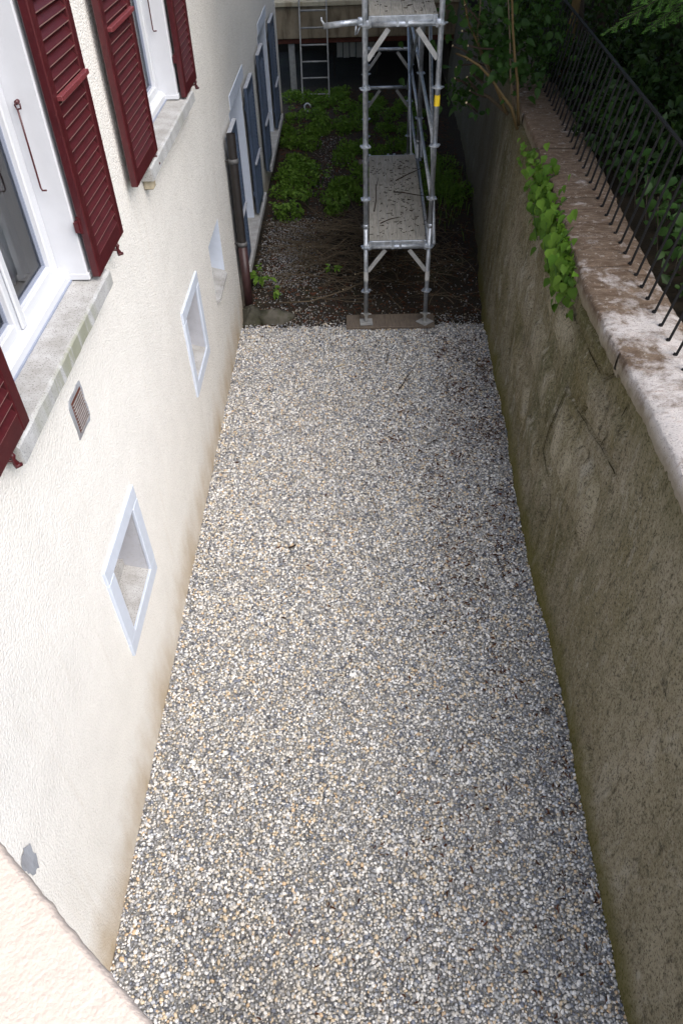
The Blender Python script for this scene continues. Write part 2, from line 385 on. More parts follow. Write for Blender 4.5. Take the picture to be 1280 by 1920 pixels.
def link(name, me, parent=None):
    o = bpy.data.objects.new(name, me); COL.objects.link(o)
    if parent is not None: o.parent = parent; ORG[o] = ORG[parent]
    else: ORG[o] = (0, 0, 0)
    return o
def np_mesh(name, V, F, mat, smooth=False):
    me = bpy.data.meshes.new(name); nv, nf = len(V), len(F); k = F.shape[1]
    me.vertices.add(nv); me.vertices.foreach_set('co', np.asarray(V, np.float32).ravel())
    me.loops.add(nf * k); me.loops.foreach_set('vertex_index', np.asarray(F, np.int32).ravel())
    me.polygons.add(nf); me.polygons.foreach_set('loop_start', np.arange(0, nf * k, k, dtype=np.int32))
    me.polygons.foreach_set('loop_total', np.full(nf, k, np.int32))
    if smooth: me.polygons.foreach_set('use_smooth', np.ones(nf, bool))
    me.update(calc_edges=True); me.materials.append(mat); return me
def tag(o, label=None, cat=None, group=None, kind=None):
    if label: o['label'] = label
    if cat: o['category'] = cat
    if group: o['group'] = group
    if kind: o['kind'] = kind
    return o
def thing(name, label, cat, loc=(0, 0, 0), group=None):
    o = bpy.data.objects.new(name, None); o.empty_display_size = .2; COL.objects.link(o); o.location = loc
    ORG[o] = tuple(loc); return tag(o, label, cat, group)
def inst(src, parent, loc, rot=None, scale=None, name=None):
    """copy of a part, sharing its mesh; loc in world space"""
    c = src.copy(); COL.objects.link(c)
    if name: c.name = name
    c.parent = parent; c.location = Vector(loc) - Vector(ORG[parent])
    if rot is not None: c.rotation_euler = rot
    if scale is not None: c.scale = (scale,) * 3 if isinstance(scale, (int, float)) else scale
    ORG[c] = ORG[parent]; return c

def vnoise(x, y, seed=0):
    x = np.asarray(x, float); y = np.asarray(y, float)
    xi, yi = np.floor(x).astype(np.int64), np.floor(y).astype(np.int64); fx, fy = x - xi, y - yi
    fx = fx * fx * (3 - 2 * fx); fy = fy * fy * (3 - 2 * fy)
    def h(a, b):
        q = (a * 374761393 + b * 668265263 + seed * 982451653) & 0xffffffff
        q = ((q ^ (q >> 13)) * 1274126177) & 0xffffffff
        return ((q ^ (q >> 16)) & 0xffff) / 65535.0
    return (h(xi, yi) * (1 - fx) + h(xi + 1, yi) * fx) * (1 - fy) + (h(xi, yi + 1) * (1 - fx) + h(xi + 1, yi + 1) * fx) * fy
def fbm(x, y, seed=0, oct=4):
    t = 0; a = .5
    for i in range(oct): t = t + a * (vnoise(np.asarray(x) * 2 ** i, np.asarray(y) * 2 ** i, seed + i) - .5); a *= .55
    return t

# ------------------------------------------------------------------ ground
g = MB(); g.add([(-300, -300, -.05), (300, -300, -.05), (300, 300, -.05), (-300, 300, -.05)], [(0, 1, 2, 3)])
tag(g.build('ground', M['soil']), kind='structure')
# uneven soil in the overgrown end of the yard
ys = np.linspace(7.3, 19.5, 124); xs = np.linspace(-1.9, 2.3, 44)
YY, XX = np.meshgrid(ys, xs, indexing='ij')
ZZ = -.035 + .05 * fbm(XX * 1.3, YY * 1.3, 5) + .02 * fbm(XX * 7, YY * 7, 9) + np.clip((YY - 7.7) / 6, 0, 1) * .03
def soil_z(x, y): return float(-.035 + .05 * fbm(x * 1.3, y * 1.3, 5) + .02 * fbm(x * 7, y * 7, 9) + min(max((y - 7.7) / 6, 0), 1) * .03)
I = np.arange(124 * 44).reshape(124, 44)
F = np.stack([I[:-1, :-1], I[:-1, 1:], I[1:, 1:], I[1:, :-1]], -1).reshape(-1, 4)
tag(link('soil_bed', np_mesh('soil_bed', np.stack([XX, YY, ZZ], -1).reshape(-1, 3), F, M['soil'], True)), kind='structure')
# gravel strip
bx = np.array([.0, .9, 2., 3.3, 4.3, 5.7, 7.5, 8.7, 9.8, 11.5, 14., 20.]); bxx = np.array([1.25, 1.265, 1.30, 1.335, 1.31, 1.395, 1.425, 1.52, 1.62, 1.74, 1.85, 1.95])
def base_x(y): return np.interp(y, bx, bxx)
gb = MB(); N_ = 30
yv = np.linspace(-.5, 7.6, N_)
gb.add([(-1.33, y, -.012) for y in yv] + [(float(base_x(y)) + .02, y, -.012) for y in yv], [(i, i + N_, i + N_ + 1, i + 1) for i in range(N_ - 1)])
tag(gb.build('gravel_bed', M['bed']), kind='structure')

def icos():
    t = (1 + 5 ** .5) / 2
    v = np.array([(-1, t, 0), (1, t, 0), (-1, -t, 0), (1, -t, 0), (0, -1, t), (0, 1, t), (0, -1, -t), (0, 1, -t), (t, 0, -1), (t, 0, 1), (-t, 0, -1), (-t, 0, 1)], float)
    f = np.array([(0, 11, 5), (0, 5, 1), (0, 1, 7), (0, 7, 10), (0, 10, 11), (1, 5, 9), (5, 11, 4), (11, 10, 2), (10, 7, 6), (7, 1, 8), (3, 9, 4), (3, 4, 2), (3, 2, 6), (3, 6, 8), (3, 8, 9), (4, 9, 5), (2, 4, 11), (6, 2, 10), (8, 6, 7), (9, 8, 1)])
    return v / np.linalg.norm(v[0]), f
IV, IF = icos()
def pebbles(P, smin, smax, name, mat, label, flat=.55):
    n = len(P); r = rng.beta(1.5, 2.9, n) * (smax - smin) + smin
    sc = np.stack([r * rng.uniform(.85, 1.35, n), r * rng.uniform(.7, 1.0, n), r * rng.uniform(flat - .12, flat + .2, n)], -1) * .5
    V = IV[None] * (1 + rng.uniform(-.2, .2, (n, 12, 1))) * sc[:, None, :]
    a = rng.uniform(0, 2 * np.pi, n); tl = rng.normal(0, .45, n)
    ca, sa, ct, st_ = np.cos(a)[:, None], np.sin(a)[:, None], np.cos(tl)[:, None], np.sin(tl)[:, None]
    x, y, z = V[..., 0], V[..., 1], V[..., 2]
    x, z = x * ct + z * st_, -x * st_ + z * ct
    x, y = x * ca - y * sa, x * sa + y * ca
    V = np.stack([x, y, z], -1) + P[:, None, :]
    Fp = (IF[None] + (np.arange(n) * 12)[:, None, None]).reshape(-1, 3)
    o = link(name, np_mesh(name, V.reshape(-1, 3), Fp, mat, True)); return tag(o, label, 'gravel', kind='stuff')
c = .0137
gx, gy = np.meshgrid(np.arange(-1.335, 1.5, c), np.arange(.25, 7.66, c))
P = np.stack([gx.ravel(), gy.ravel(), np.zeros(gx.size)], -1)
P[:, :2] += rng.uniform(-.0075, .0075, (len(P), 2)); P[:, 2] = rng.uniform(-.004, .009, len(P)) + .012 * fbm(P[:, 0] * 3, P[:, 1] * 3, 3)
P = P[(P[:, 0] < base_x(P[:, 1]) + .01) & (P[:, 0] > -1.33) & (P[:, 1] < 7.58 + .22 * fbm(P[:, 0] * 4, P[:, 1] * 0, 21) - .04 * (P[:, 0] > .1) + rng.normal(0, .06, len(P)))]
pebbles(P, .0095, .0345, 'gravel', M['pebble'], 'pale grey washed pebbles covering the yard between house and stone wall')
n = 5200
P = np.stack([rng.uniform(-1.3, 1.5, n), 7.5 + rng.exponential(1.25, n), np.zeros(n)], -1)
keep = (P[:, 1] < 12) & (rng.uniform(0, 1, n) < np.where(P[:, 0] < -.35, 1, np.where(P[:, 1] < 7.9, .9, .22)) * (.35 + 1.2 * (fbm(P[:, 0] * 2, P[:, 1] * 2, 33) + .5)))
P = P[keep]; P2 = np.stack([rng.normal(-.45, .16, 500), rng.uniform(11.8, 14.2, 500), np.zeros(500)], -1); P3 = np.stack([rng.normal(-.92, .22, 3000), rng.uniform(8.6, 10.7, 3000), np.zeros(3000)], -1)
P = np.concatenate([P, P2, P3]); P = P[P[:, 0] > -1.3]
P[:, 2] = np.array([soil_z(a, b) for a, b in P[:, :2]]) + .004
pebbles(P, .012, .030, 'scattered_gravel', M['pebble_dirty'], 'dirty pebbles thinly scattered over dark soil beside the house')

def chips(P, ln, wd, name, mat, label, cat='leaf litter', curl=.4):
    """small curled bits: two quads each"""
    n = len(P); a = rng.uniform(0, 2 * np.pi, n); L = ln * rng.uniform(.4, 1.4, n); W = wd * rng.uniform(.5, 1.3, n); z = rng.uniform(.1, 1, n) * curl * L
    t = np.stack([np.cos(a), np.sin(a), 0 * a], -1); s = np.stack([-np.sin(a), np.cos(a), 0 * a], -1); up = np.array([0, 0, 1.])
    bend = rng.uniform(-.5, .5, n)[:, None] * L[:, None] * s
    A = P - t * L[:, None]; B = P + up * z[:, None] + bend; C = P + t * L[:, None] + up * (z * rng.uniform(-.3, .9, n))[:, None]
    w_ = s * W[:, None] * .5 + up * (W * rng.uniform(-.4, .4, n))[:, None]
    V = np.stack([A - w_ * .4, A + w_ * .4, B - w_, B + w_, C - w_ * .4, C + w_ * .4], 1)
    Fq = np.array([(0, 2, 3, 1), (2, 4, 5, 3)])[None] + (np.arange(n) * 6)[:, None, None]
    return tag(link(name, np_mesh(name, V.reshape(-1, 3), Fq.reshape(-1, 4), mat)), label, cat, kind='stuff')
n = 9000
P = np.stack([1.4 - np.abs(rng.normal(0, .75, n)), rng.uniform(.7, 7.6, n), np.full(n, .014)], -1)
cl = fbm(P[:, 0] * 3.2, P[:, 1] * 2.0, 77) + .5
P = P[(P[:, 0] > -1.2) & (P[:, 0] < base_x(P[:, 1]) - .02) & (rng.uniform(0, 1, n) < np.clip((cl - .35) * 2.4, .04, 1) * np.clip(.25 + (P[:, 1] - 1.5) / 5.5, .25, 1))]
chips(P, .0155, .0105, 'leaf_litter', M['litter'], 'dark brown dried flower litter scattered over the gravel by the stone wall')
n = 9000
P = np.stack([rng.uniform(-1.3, 1.7, n), rng.uniform(7.5, 17, n), np.zeros(n)], -1); P[:, 2] = np.array([soil_z(a, b) for a, b in P[:, :2]]) + .006
chips(P, .026, .016, 'soil_litter', M['litter'], 'rotting leaves and bark bits lying on the dark soil', curl=.3)

# twigs lying on the gravel, countable
tw = [((.40, 6.28), (.56, 6.62), .006), ((.30, 6.75), (.33, 7.05), .004), ((.10, 4.75), (.16, 4.40), .003), ((-.58, 4.10), (-.52, 4.13), .010), ((.62, 5.4), (.75, 5.48), .005), ((-.26, 6.72), (-.13, 6.76), .006)]
lab = ['thin dark twig lying diagonally on the gravel near the scaffold', 'short dark twig pointing at the scaffold foot on the gravel', 'hair thin dark twig in the middle of the gravel', 'small dark cone lying alone in the left half of the gravel', 'stubby twig on the gravel closest to the stone wall', 'pale straw coloured bit of twig on the far gravel']
for i, ((x0, y0), (x1, y1), r) in enumerate(tw):
    m = MB(); k = 5
    m.tube([(x0 + (x1 - x0) * j / k + rnd.uniform(-.008, .008), y0 + (y1 - y0) * j / k, .018 + rnd.uniform(0, .012)) for j in range(k + 1)], [r * (1 - .1 * j) for j in range(k + 1)], 5)
    if i in (0, 4): m.tube([((x0 + x1) / 2, (y0 + y1) / 2, .02), ((x0 + x1) / 2 + .05, (y0 + y1) / 2 + .01, .03)], r * .6, 5)
    tag(m.build('twig', M['cut_wood'] if i == 5 else M['twig_dark'], None, True), lab[i], 'twig', 'twigs lying on the gravel')

# ------------------------------------------------------------------ the house
WX, WX2 = -1.33, -1.36
house = thing('house', 'cream rendered house with dark red upper shutters and blue lower shutters', 'house', (WX, 6, 0))
H = house
HO = [(2.25, 3.45, 2.64, 4.22), (5.0, 6.15, 2.72, 4.30), (2.62, 3.10, .91, 1.425), (5.14, 5.66, .93, 1.50), (6.45, 7.08, .95, 1.48)]
HO2 = [(8.76, 9.86, .30, 1.92), (12.14, 13.38, .30, 1.94)]
def wall_part(x, y0, y1, z0, z1, holes, th=.30):
    m = MB(); Ys = sorted({y0, y1, *[h[0] for h in holes], *[h[1] for h in holes]}); Zs = sorted({z0, z1, *[h[2] for h in holes], *[h[3] for h in holes]})
    for a, b in zip(Ys, Ys[1:]):
        for c_, d_ in zip(Zs, Zs[1:]):
            if any(a >= h[0] - 1e-6 and b <= h[1] + 1e-6 and c_ >= h[2] - 1e-6 and d_ <= h[3] + 1e-6 for h in holes): continue
            m.add([(x, a, c_), (x, b, c_), (x, b, d_), (x, a, d_)], [(0, 1, 2, 3)])
    for h in holes:    # reveals
        a, b, c_, d_ = h; q = x - th
        m.add([(x, a, c_), (x, b, c_), (x, b, d_), (x, a, d_), (q, a, c_), (q, b, c_), (q, b, d_), (q, a, d_)], [(0, 4, 5, 1), (1, 5, 6, 2), (2, 6, 7, 3), (3, 7, 4, 0)])
    return m
m = wall_part(WX, -4, 7.86, -.1, 7, HO)
m.add([(WX, 7.86, -.1), (WX2, 7.86, -.1), (WX2, 7.86, 7), (WX, 7.86, 7)], [(0, 1, 2, 3)])
m.add([(WX, -4, -.1), (WX, -4, 7), (-9, -4, 7), (-9, -4, -.1)], [(0, 1, 2, 3)])
m.build('wall', M['stucco'], H)
m = wall_part(WX2, 7.86, 15.35, -.1, 7, HO2)
m.add([(WX2, 15.35, -.1), (-9, 15.35, -.1), (-9, 15.35, 7), (WX2, 15.35, 7)], [(0, 1, 2, 3)])
m.add([(-9, -4, -.1), (-9, 15.35, -.1), (-9, 15.35, 7), (-9, -4, 7)], [(0, 3, 2, 1)])
m.build('wall', M['stucco'], H)
MB().add([(-1.15, -4.2, 6.98), (-1.15, 15.5, 6.98), (-5.2, 15.5, 9.6), (-5.2, -4.2, 9.6), (-9.2, -4.2, 6.98), (-9.2, 15.5, 6.98)], [(0, 1, 2, 3), (3, 2, 5, 4), (0, 3, 4), (1, 5, 2), (0, 4, 5, 1)]).build('roof', M['rust'], H)
# rooms behind the windows
for (y0, y1, z0, z1, q) in ((1.2, 4.4, 2.3, 4.9, -1.63), (4.5, 6.9, 2.3, 4.9, -1.63)):
    m = MB(); x0, x1 = -4.2, q
    m.add([(x0, y0, z0), (x1, y0, z0), (x1, y1, z0), (x0, y1, z0), (x0, y0, z1), (x1, y0, z1), (x1, y1, z1), (x0, y1, z1)], [(0, 1, 2, 3), (7, 6, 5, 4), (4, 5, 1, 0), (6, 7, 3, 2), (7, 4, 0, 3)])
    m.build('room', M['room'], H)
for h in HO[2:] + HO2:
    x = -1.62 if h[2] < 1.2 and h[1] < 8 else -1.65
    MB().add([(x, h[0], h[2]), (x, h[1], h[2]), (x, h[1], h[3]), (x, h[0], h[3])], [(0, 1, 2, 3)]).build('dark_backing', M['dark_room'], H)  # dark sheet, the unlit room behind the pane put into its colour

def red_window(y0, y1, z0, z1, sy0, sy1, sz):
    X = -1.45
    for (a, b) in ((y0 - .001, y0 + .022), (y1 - .022, y1 + .001)):
        j = MB().bev(-1.47, -1.312, a - .02, b + .02, z0 + .001, z1, .006)
        jo = j.build('jamb', M['white_paint'], H); MB().bev(-1.46, -1.306, a - .023, b + .023, z0 + .0015, z0 + .035, .004).build('jamb_foot', M['white_paint'], jo)
    MB().box(-1.47, -1.314, y0 + .042, y1 - .042, z1 - .03, z1 + .02).build('lintel', M['white_paint'], H)
    a, b = y0 + .042, y1 - .042; c_, d_ = z0 + .035, z1 - .03
    fr = MB()
    fr.bev(X - .07, X, a, a + .035, c_, d_, .006); fr.bev(X - .07, X, b - .035, b, c_, d_, .006)
    fr.bev(X - .07, X, a + .035, b - .035, c_, c_ + .03, .006); fr.bev(X - .07, X, a + .035, b - .035, d_ - .035, d_, .006)
    fo = fr.build('window_frame', M['pvc'], H)
    # ledge profile at the foot of the frame
    q = MB(); ledge = [(-1.47, z0 + .001), (-1.405, z0 + .001), (-1.405, z0 + .040), (-1.43, z0 + .062), (-1.449, z0 + .064), (-1.449, z0 + .034), (-1.47, z0 + .034)]
    nn = len(ledge); q.add([(x, a, z) for x, z in ledge] + [(x, b, z) for x, z in ledge], [tuple(range(nn))[::-1], tuple(range(nn, 2 * nn))] + [(i, i + nn, (i + 1) % nn + nn, (i + 1) % nn)[::-1] for i in range(nn)])
    q.build('ledge', M['pvc'], fo); MB().box(-1.4055, -1.398, a, b, z0 - .004, z0 + .006).build('dirt_line', M['gasket'], fo)  # thin dark strip for the dirt line at the back of the sill
    mid = (a + b) / 2
    for (p, r) in ((a + .03, mid), (mid, b - .03)):
        s = MB(); zz0, zz1 = c_ + .024, d_ - .03; wv = .055; x0, x1 = X - .055, X + .006
        s.bev(x0, x1, p, p + wv, zz0, zz1, .006); s.bev(x0, x1, r - wv, r, zz0, zz1, .006)
        s.bev(x0, x1, p + wv, r - wv, zz0, zz0 + wv, .006); s.bev(x0, x1, p + wv, r - wv, zz1 - wv, zz1, .006)
        so_ = s.build('sash', M['pvc'], H)
        gk = MB()
        for (u0, u1, v0, v1) in ((p + wv, p + wv + .008, zz0 + wv, zz1 - wv), (r - wv - .008, r - wv, zz0 + wv, zz1 - wv), (p + wv + .008, r - wv - .008, zz0 + wv, zz0 + wv + .008), (p + wv + .008, r - wv - .008, zz1 - wv - .008, zz1 - wv)): gk.box(x0 + .01, x0 + .035, u0, u1, v0, v1)
        gk.build('gasket', M['gasket'], so_)
        MB().add([(x0 + .02, p + wv, zz0 + wv), (x0 + .02, r - wv, zz0 + wv), (x0 + .02, r - wv, zz1 - wv), (x0 + .02, p + wv, zz1 - wv)], [(0, 1, 2, 3)]).build('pane', M['glass'], so_)
    MB().bev(X + .007, X + .022, mid - .022, mid + .022, c_ + .03, d_ - .03, .006).build('meeting_stile', M['pvc'], H)
    # stone sill with an uneven front edge
    n_ = 24; m = MB(); ysl = [sy0 + (sy1 - sy0) * i / n_ for i in range(n_ + 1)]; prof = [(-1.47, sz + .09), (-1.262, sz + .082), (-1.248, sz + .072), (-1.246, sz + .004), (-1.252, sz), (-1.34, sz)]
    kk = len(prof)
    for y in ysl: m.v += [(x + (rnd.uniform(-.002, .002) if x > -1.3 else 0), y, z + rnd.uniform(-.0015, .0015)) for x, z in prof]
    for i in range(n_):
        for j in range(kk - 1): m.f.append((i * kk + j, i * kk + j + 1, (i + 1) * kk + j + 1, (i + 1) * kk + j)[::-1])
    m.f += [tuple(range(kk))[::-1], tuple(n_ * kk + j for j in range(kk))]
    m.build('window_sill', M['sill'], H)
    # hook on the far jamb
    hk = MB(); yj = y1 - .045; hx, hz = -1.402, z0 + .80
    hk.tube([(hx, yj + .01, hz), (hx, yj - .02, hz)], .009, 8)
    hk.tube([(hx, yj - .022, hz), (hx + .016, yj - .024, hz - .004), (hx + .014, yj - .024, hz - .022), (hx - .004, yj - .022, hz - .024), (hx - .008, yj - .022, hz - .008), (hx, yj - .022, hz)], .0038, 6)
    hk.tube([(hx - .001, yj - .022, hz - .022), (hx - .002, yj - .022, hz - .18), (hx - .003, yj - .022, hz - .345), (hx + .002, yj - .024, hz - .356), (hx + .024, yj - .034, hz - .352)], .0042, 6)
    hk.build('window_hook', M['red'], H, True)
red_window(2.25, 3.45, 2.69, 4.22, 2.12, 3.545, 2.60)
red_window(5.0, 6.15, 2.77, 4.30, 4.73, 6.40, 2.68)
MB().bev(-1.33, -1.265, 4.76, 4.83, 2.615, 2.679, .008).build('corbel', M['cap'], H)

SL = {}
def shutter(y0, y1, z0, z1, xo, col, edge, hinge_y, bar_z, stop_y, pitch=.0475):
    """louvred shutter open against the wall; the slats shed water outwards"""
    xi = xo - .04; st = .068
    fr = MB(); fr.bev(xi, xo, y0, y0 + st, z0, z1, .005); fr.bev(xi, xo, y1 - st, y1, z0, z1, .005)
    fr.bev(xi + .002, xo - .002, y0 + st, y1 - st, z0, z0 + .085, .004); fr.bev(xi + .002, xo - .002, y0 + st, y1 - st, z1 - .085, z1, .004)
    sh = fr.build('shutter', M[col], H)
    wd = y1 - y0 - 2 * st
    key = (col, round(wd, 3))
    if key not in SL:
        ca, sa = math.cos(rad(52)), math.sin(rad(52)); q = MB(); L, T = .052, .009
        pr = [(-L / 2, -T / 2), (L / 2 - .003, -T / 2), (L / 2, 0), (L / 2 - .003, T / 2), (-L / 2, T / 2)]
        pr = [(a * ca + b * sa, -a * sa + b * ca) for a, b in pr]; kq = len(pr)
        q.add([(x, -wd / 2, z) for x, z in pr] + [(x, wd / 2, z) for x, z in pr], [(i, i + kq, (i + 1) % kq + kq, (i + 1) % kq) for i in range(kq)] + [tuple(range(kq)), tuple(range(kq, 2 * kq))[::-1]])
        SL[key] = q.mesh('slat', M[col]); SL[key].materials.append(M[edge])
        for i in (1, 2): SL[key].polygons[i].material_index = 1
    nsl = int((z1 - z0 - .17) / pitch)
    for i in range(nsl):
        s = link('slat', SL[key], sh); s.location = Vector(((xi + xo) / 2, (y0 + y1) / 2, z0 + .10 + pitch * i)) - Vector(ORG[H])
    if bar_z:
        b = MB(); b.bev(xo - .004, xo + .022, y0 + st * .75, y1 - st * .4, bar_z, bar_z + .022, .003)
        nn = int((y1 - y0) / .024)
        for i in range(nn): b.box(xo + .0225, xo + .026, y0 + st * .9 + i * .018, y0 + st * .9 + i * .018 + .009, bar_z + .002, bar_z + .020)
        b.build('cross_bar', M['red_light' if col == 'red' else edge], sh)
    for hz in (z0 + .22, z1 - .25):
        hg = MB(); hg.tube([(xi + .005, hinge_y, hz), (xi + .005, hinge_y, hz + .075)], .012, 8); hg.box(xi - .012, xi + .008, hinge_y - .03, hinge_y + .03, hz + .012, hz + .06)
        hg.build('hinge', M[col], sh)
    c_ = MB(); sx = xo - .012; szz = z0 - .035
    c_.tube([(WX, stop_y, szz), (sx, stop_y, szz)], .007, 6)
    c_.tube([(sx, stop_y, szz - .028), (sx + .004, stop_y, szz - .012), (sx, stop_y, szz + .004), (sx + .002, stop_y, szz + .022), (sx, stop_y, szz + .036)], [.008, .013, .007, .012, .006], 8)
    c_.tube([(sx, stop_y - .008, szz - .022), (sx + .018, stop_y + .012, szz - .026)], [.01, .008], 8)
    c_.build('shutter_stop', M[col], H, True)
    return sh
shutter(1.755, 2.275, 2.685, 4.2, -1.252, 'red', 'red_edge', 2.26, 3.44, 2.08)
shutter(3.405, 3.925, 2.705, 4.2, -1.252, 'red', 'red_edge', 3.41, 3.47, 3.79)
shutter(4.37, 4.99, 2.775, 4.28, -1.252, 'red', 'red_edge', 4.985, 3.53, 4.93)
shutter(6.13, 6.65, 2.775, 4.28, -1.252, 'red', 'red_edge', 6.14, 3.55, 6.62)
for a, b, hy, sy in ((8.12, 8.745, 8.73, 8.3), (9.885, 10.56, 9.9, 10.4), (11.44, 12.12, 12.1, 11.6), (13.40, 14.12, 13.42, 14.0)):
    sh = shutter(a, b, .385, 1.88, -1.285, 'blue', 'blue_top', hy, .98, sy)
    MB().box(-1.327, -1.283, a + .004, b - .004, 1.8805, 1.886).build('top_edge', M['blue_top'], sh)

# square cellar windows with white surrounds
def cellar(y0, y1, z0, z1, bw, framed):
    if framed:
        fr = MB(); xa, xb = WX - .02, WX + .016
        fr.bev(xa, xb, y0 - bw, y1 + bw, z1, z1 + bw, .004); fr.bev(xa, xb, y0 - bw, y1 + bw, z0 - bw, z0, .004)
        fr.bev(xa, xb + .0015, y0 - bw, y0, z0 + .0005, z1 - .0005, .004); fr.bev(xa, xb + .0015, y1, y1 + bw, z0 + .0005, z1 - .0005, .004)
        fr.build('window_surround', M['bluish_paint'], H)
    lin = MB(); q = WX - .29
    e = .004
    lin.add([(WX, y1 - e, z0), (WX, y1 - e, z1), (q, y1 - e, z1), (q, y1 - e, z0), (WX, y0 + e, z0), (WX, y0 + e, z1), (q, y0 + e, z1), (q, y0 + e, z0)], [(0, 3, 2, 1), (4, 5, 6, 7)])
    lin.add([(WX, y0, z1 - e), (WX, y1, z1 - e), (q, y1, z1 - e), (q, y0, z1 - e)], [(0, 1, 2, 3)])
    lin.build('window_reveal', M['reveal' if framed else 'bluish_paint'], H)
    MB().add([(WX + .004, y0 + .005, z0 + .004), (WX + .004, y1 - .005, z0 + .004), (WX - .14, y1 - .005, z0 + .045), (WX - .14, y0 + .005, z0 + .045), (WX - .14, y1 - .005, z0 + .10), (WX - .14, y0 + .005, z0 + .10), (q, y1 - .005, z0 + .10), (q, y0 + .005, z0 + .10)], [(0, 1, 2, 3), (3, 2, 4, 5), (5, 4, 6, 7)]).build('window_sill', M['sill'], H)
    w_ = MB(); xq = WX - .17
    for (a, b, c_, d_) in ((y0, y0 + .05, z0 + .1, z1), (y1 - .05, y1, z0 + .1, z1), (y0 + .05, y1 - .05, z0 + .1, z0 + .15), (y0 + .05, y1 - .05, z1 - .05, z1)): w_.box(xq - .04, xq, a + .005, b - .005, c_, d_ - .005)
    wo = w_.build('window_frame', M['cement'], H)
    MB().box(xq - .025, xq - .018, y0 + .05, y1 - .05, z0 + .15, z1 - .05).build('pane', M['glass'], wo)
cellar(*HO[2], .105, True); cellar(*HO[3], .095, True); cellar(*HO[4], 0, False)
MB().add([(WX + .002, 6.44, .92), (WX + .03, 6.50, .925), (WX + .03, 7.02, .935), (WX + .002, 7.06, .93), (WX + .002, 6.44, .955), (WX + .03, 6.50, .95), (WX + .03, 7.02, .955), (WX + .002, 7.06, .955)], [(3, 2, 1, 0), (4, 5, 6, 7), (0, 1, 5, 4), (1, 2, 6, 5), (2, 3, 7, 6)]).build('window_sill', M['sill'], H)
# ventilation grille in a cement patch
vt = MB(); n_ = 18; rim = []
for i in range(n_):
    t = i / n_ * 4; e, u = int(t), t % 1; p = [(2.775 + .19 * u, 2.19), (2.965, 2.19 + .215 * u), (2.965 - .19 * u, 2.405), (2.775, 2.405 - .215 * u)][e]
    rim.append((WX + .006, p[0] + rnd.uniform(-.006, .006), p[1] + rnd.uniform(-.006, .006)))
vt.add(rim + [(WX - .01, y, z) for _, y, z in rim], [tuple(range(n_))] + [(i, i + n_, (i + 1) % n_ + n_, (i + 1) % n_) for i in range(n_)])
vo = vt.build('ventilation_grille', M['cement'], H)
MB().box(WX, WX + .0075, 2.80, 2.945, 2.215, 2.385).build('grille_plate', M['rust'], vo)
sm = MB().bar((WX + .010, 2.803, 0), (WX + .010, 2.942, 0), .010, .005, (1, 0, .6)).mesh('slat', M['grille'], (0, 0, 0))
for i in range(10):
    s = link('slat', sm, vo); s.location = Vector((0, 0, 2.222 + i * .0165)) - Vector(ORG[H])
n_ = 26; MB().add([(WX + .004, 1.15 + (.045 + .022 * float(fbm(math.cos(a) * 2, math.sin(a) * 2 + 5, 31)) * 2.5) * math.cos(a), 1.365 + (.09 + .03 * float(fbm(math.cos(a) * 2.5, math.sin(a) * 2.5, 32)) * 2.5) * math.sin(a)) for a in [i * 2 * math.pi / n_ for i in range(n_)]], [tuple(range(n_))]).build('cement_patch', M['cement'], H)
# blue painted window surrounds, jambs, sills
for (a, b, c_, d_), (sa, sb) in zip(HO2, ((8.45, 10.75), (11.75, 14.35))):
    MB().bev(WX2 - .02, WX2 + .007, a + .12, b + .35 if a < 10 else b + .2, d_ + .001, d_ + .14, .003).build('window_lintel', M['bluish_paint'], H)
    j = MB(); j2 = MB()
    j.add([(WX2 + .004, b - .004, c_), (WX2 + .004, b - .004, d_), (WX2 - .26, b - .004, d_), (WX2 - .26, b - .004, c_)], [(0, 3, 2, 1)])
    j2.add([(WX2 + .004, a + .004, c_), (WX2 + .004, a + .004, d_), (WX2 - .26, a + .004, d_), (WX2 - .26, a + .004, c_)], [(0, 1, 2, 3)])
    j.build('jamb', M['bluish_paint'], H); j2.build('jamb', M['bluish_paint'], H)
    MB().bev(WX2 - .25, WX2 + .095, sa, sb, .255, .345, .008).build('window_sill', M['sill'], H)
    w_ = MB(); xq = WX2 - .2
    for (p, q, r, s) in ((a, a + .07, c_, d_), (b - .07, b, c_, d_), (a + .07, b - .07, c_, c_ + .08), (a + .07, b - .07, d_ - .07, d_), ((a + b) / 2 - .05, (a + b) / 2 + .05, c_ + .08, d_ - .07)): w_.box(xq - .05, xq, p + .005, q - .005, r + .003, s - .003)
    wo = w_.build('window_frame', M['white_paint'], H)
    MB().box(xq - .03, xq - .024, a + .07, b - .07, c_ + .08, d_ - .07).build('pane', M['glass'], wo)
# cut-off downpipe
def lerp(a, b, t): return tuple(p + (q - p) * t for p, q in zip(a, b))
pb, pt = (-1.272, 7.955, .06), (-1.268, 8.115, 1.92)
pp = MB(); pp.tube([lerp(pb, pt, .37), pt], .046, 16, cap=False); pp.tube([lerp(pb, pt, .5), lerp(pb, pt, .998)], .041, 16, cap=False)
po = pp.build('drainpipe', M['copper'], H, True)
MB().tube([pb, lerp(pb, pt, .39)], .051, 16).build('lower_pipe', M['castred'], po, True)
for t in (.40, .86):
    cl_ = MB(); cl_.tube([lerp(pb, pt, t - .012), lerp(pb, pt, t + .012)], .055, 16); cl_.tube([lerp(pb, pt, t), (-1.37, lerp(pb, pt, t)[1] + .02, lerp(pb, pt, t)[2])], .008, 6); cl_.build('pipe_clamp', M['clamp'], po, True)

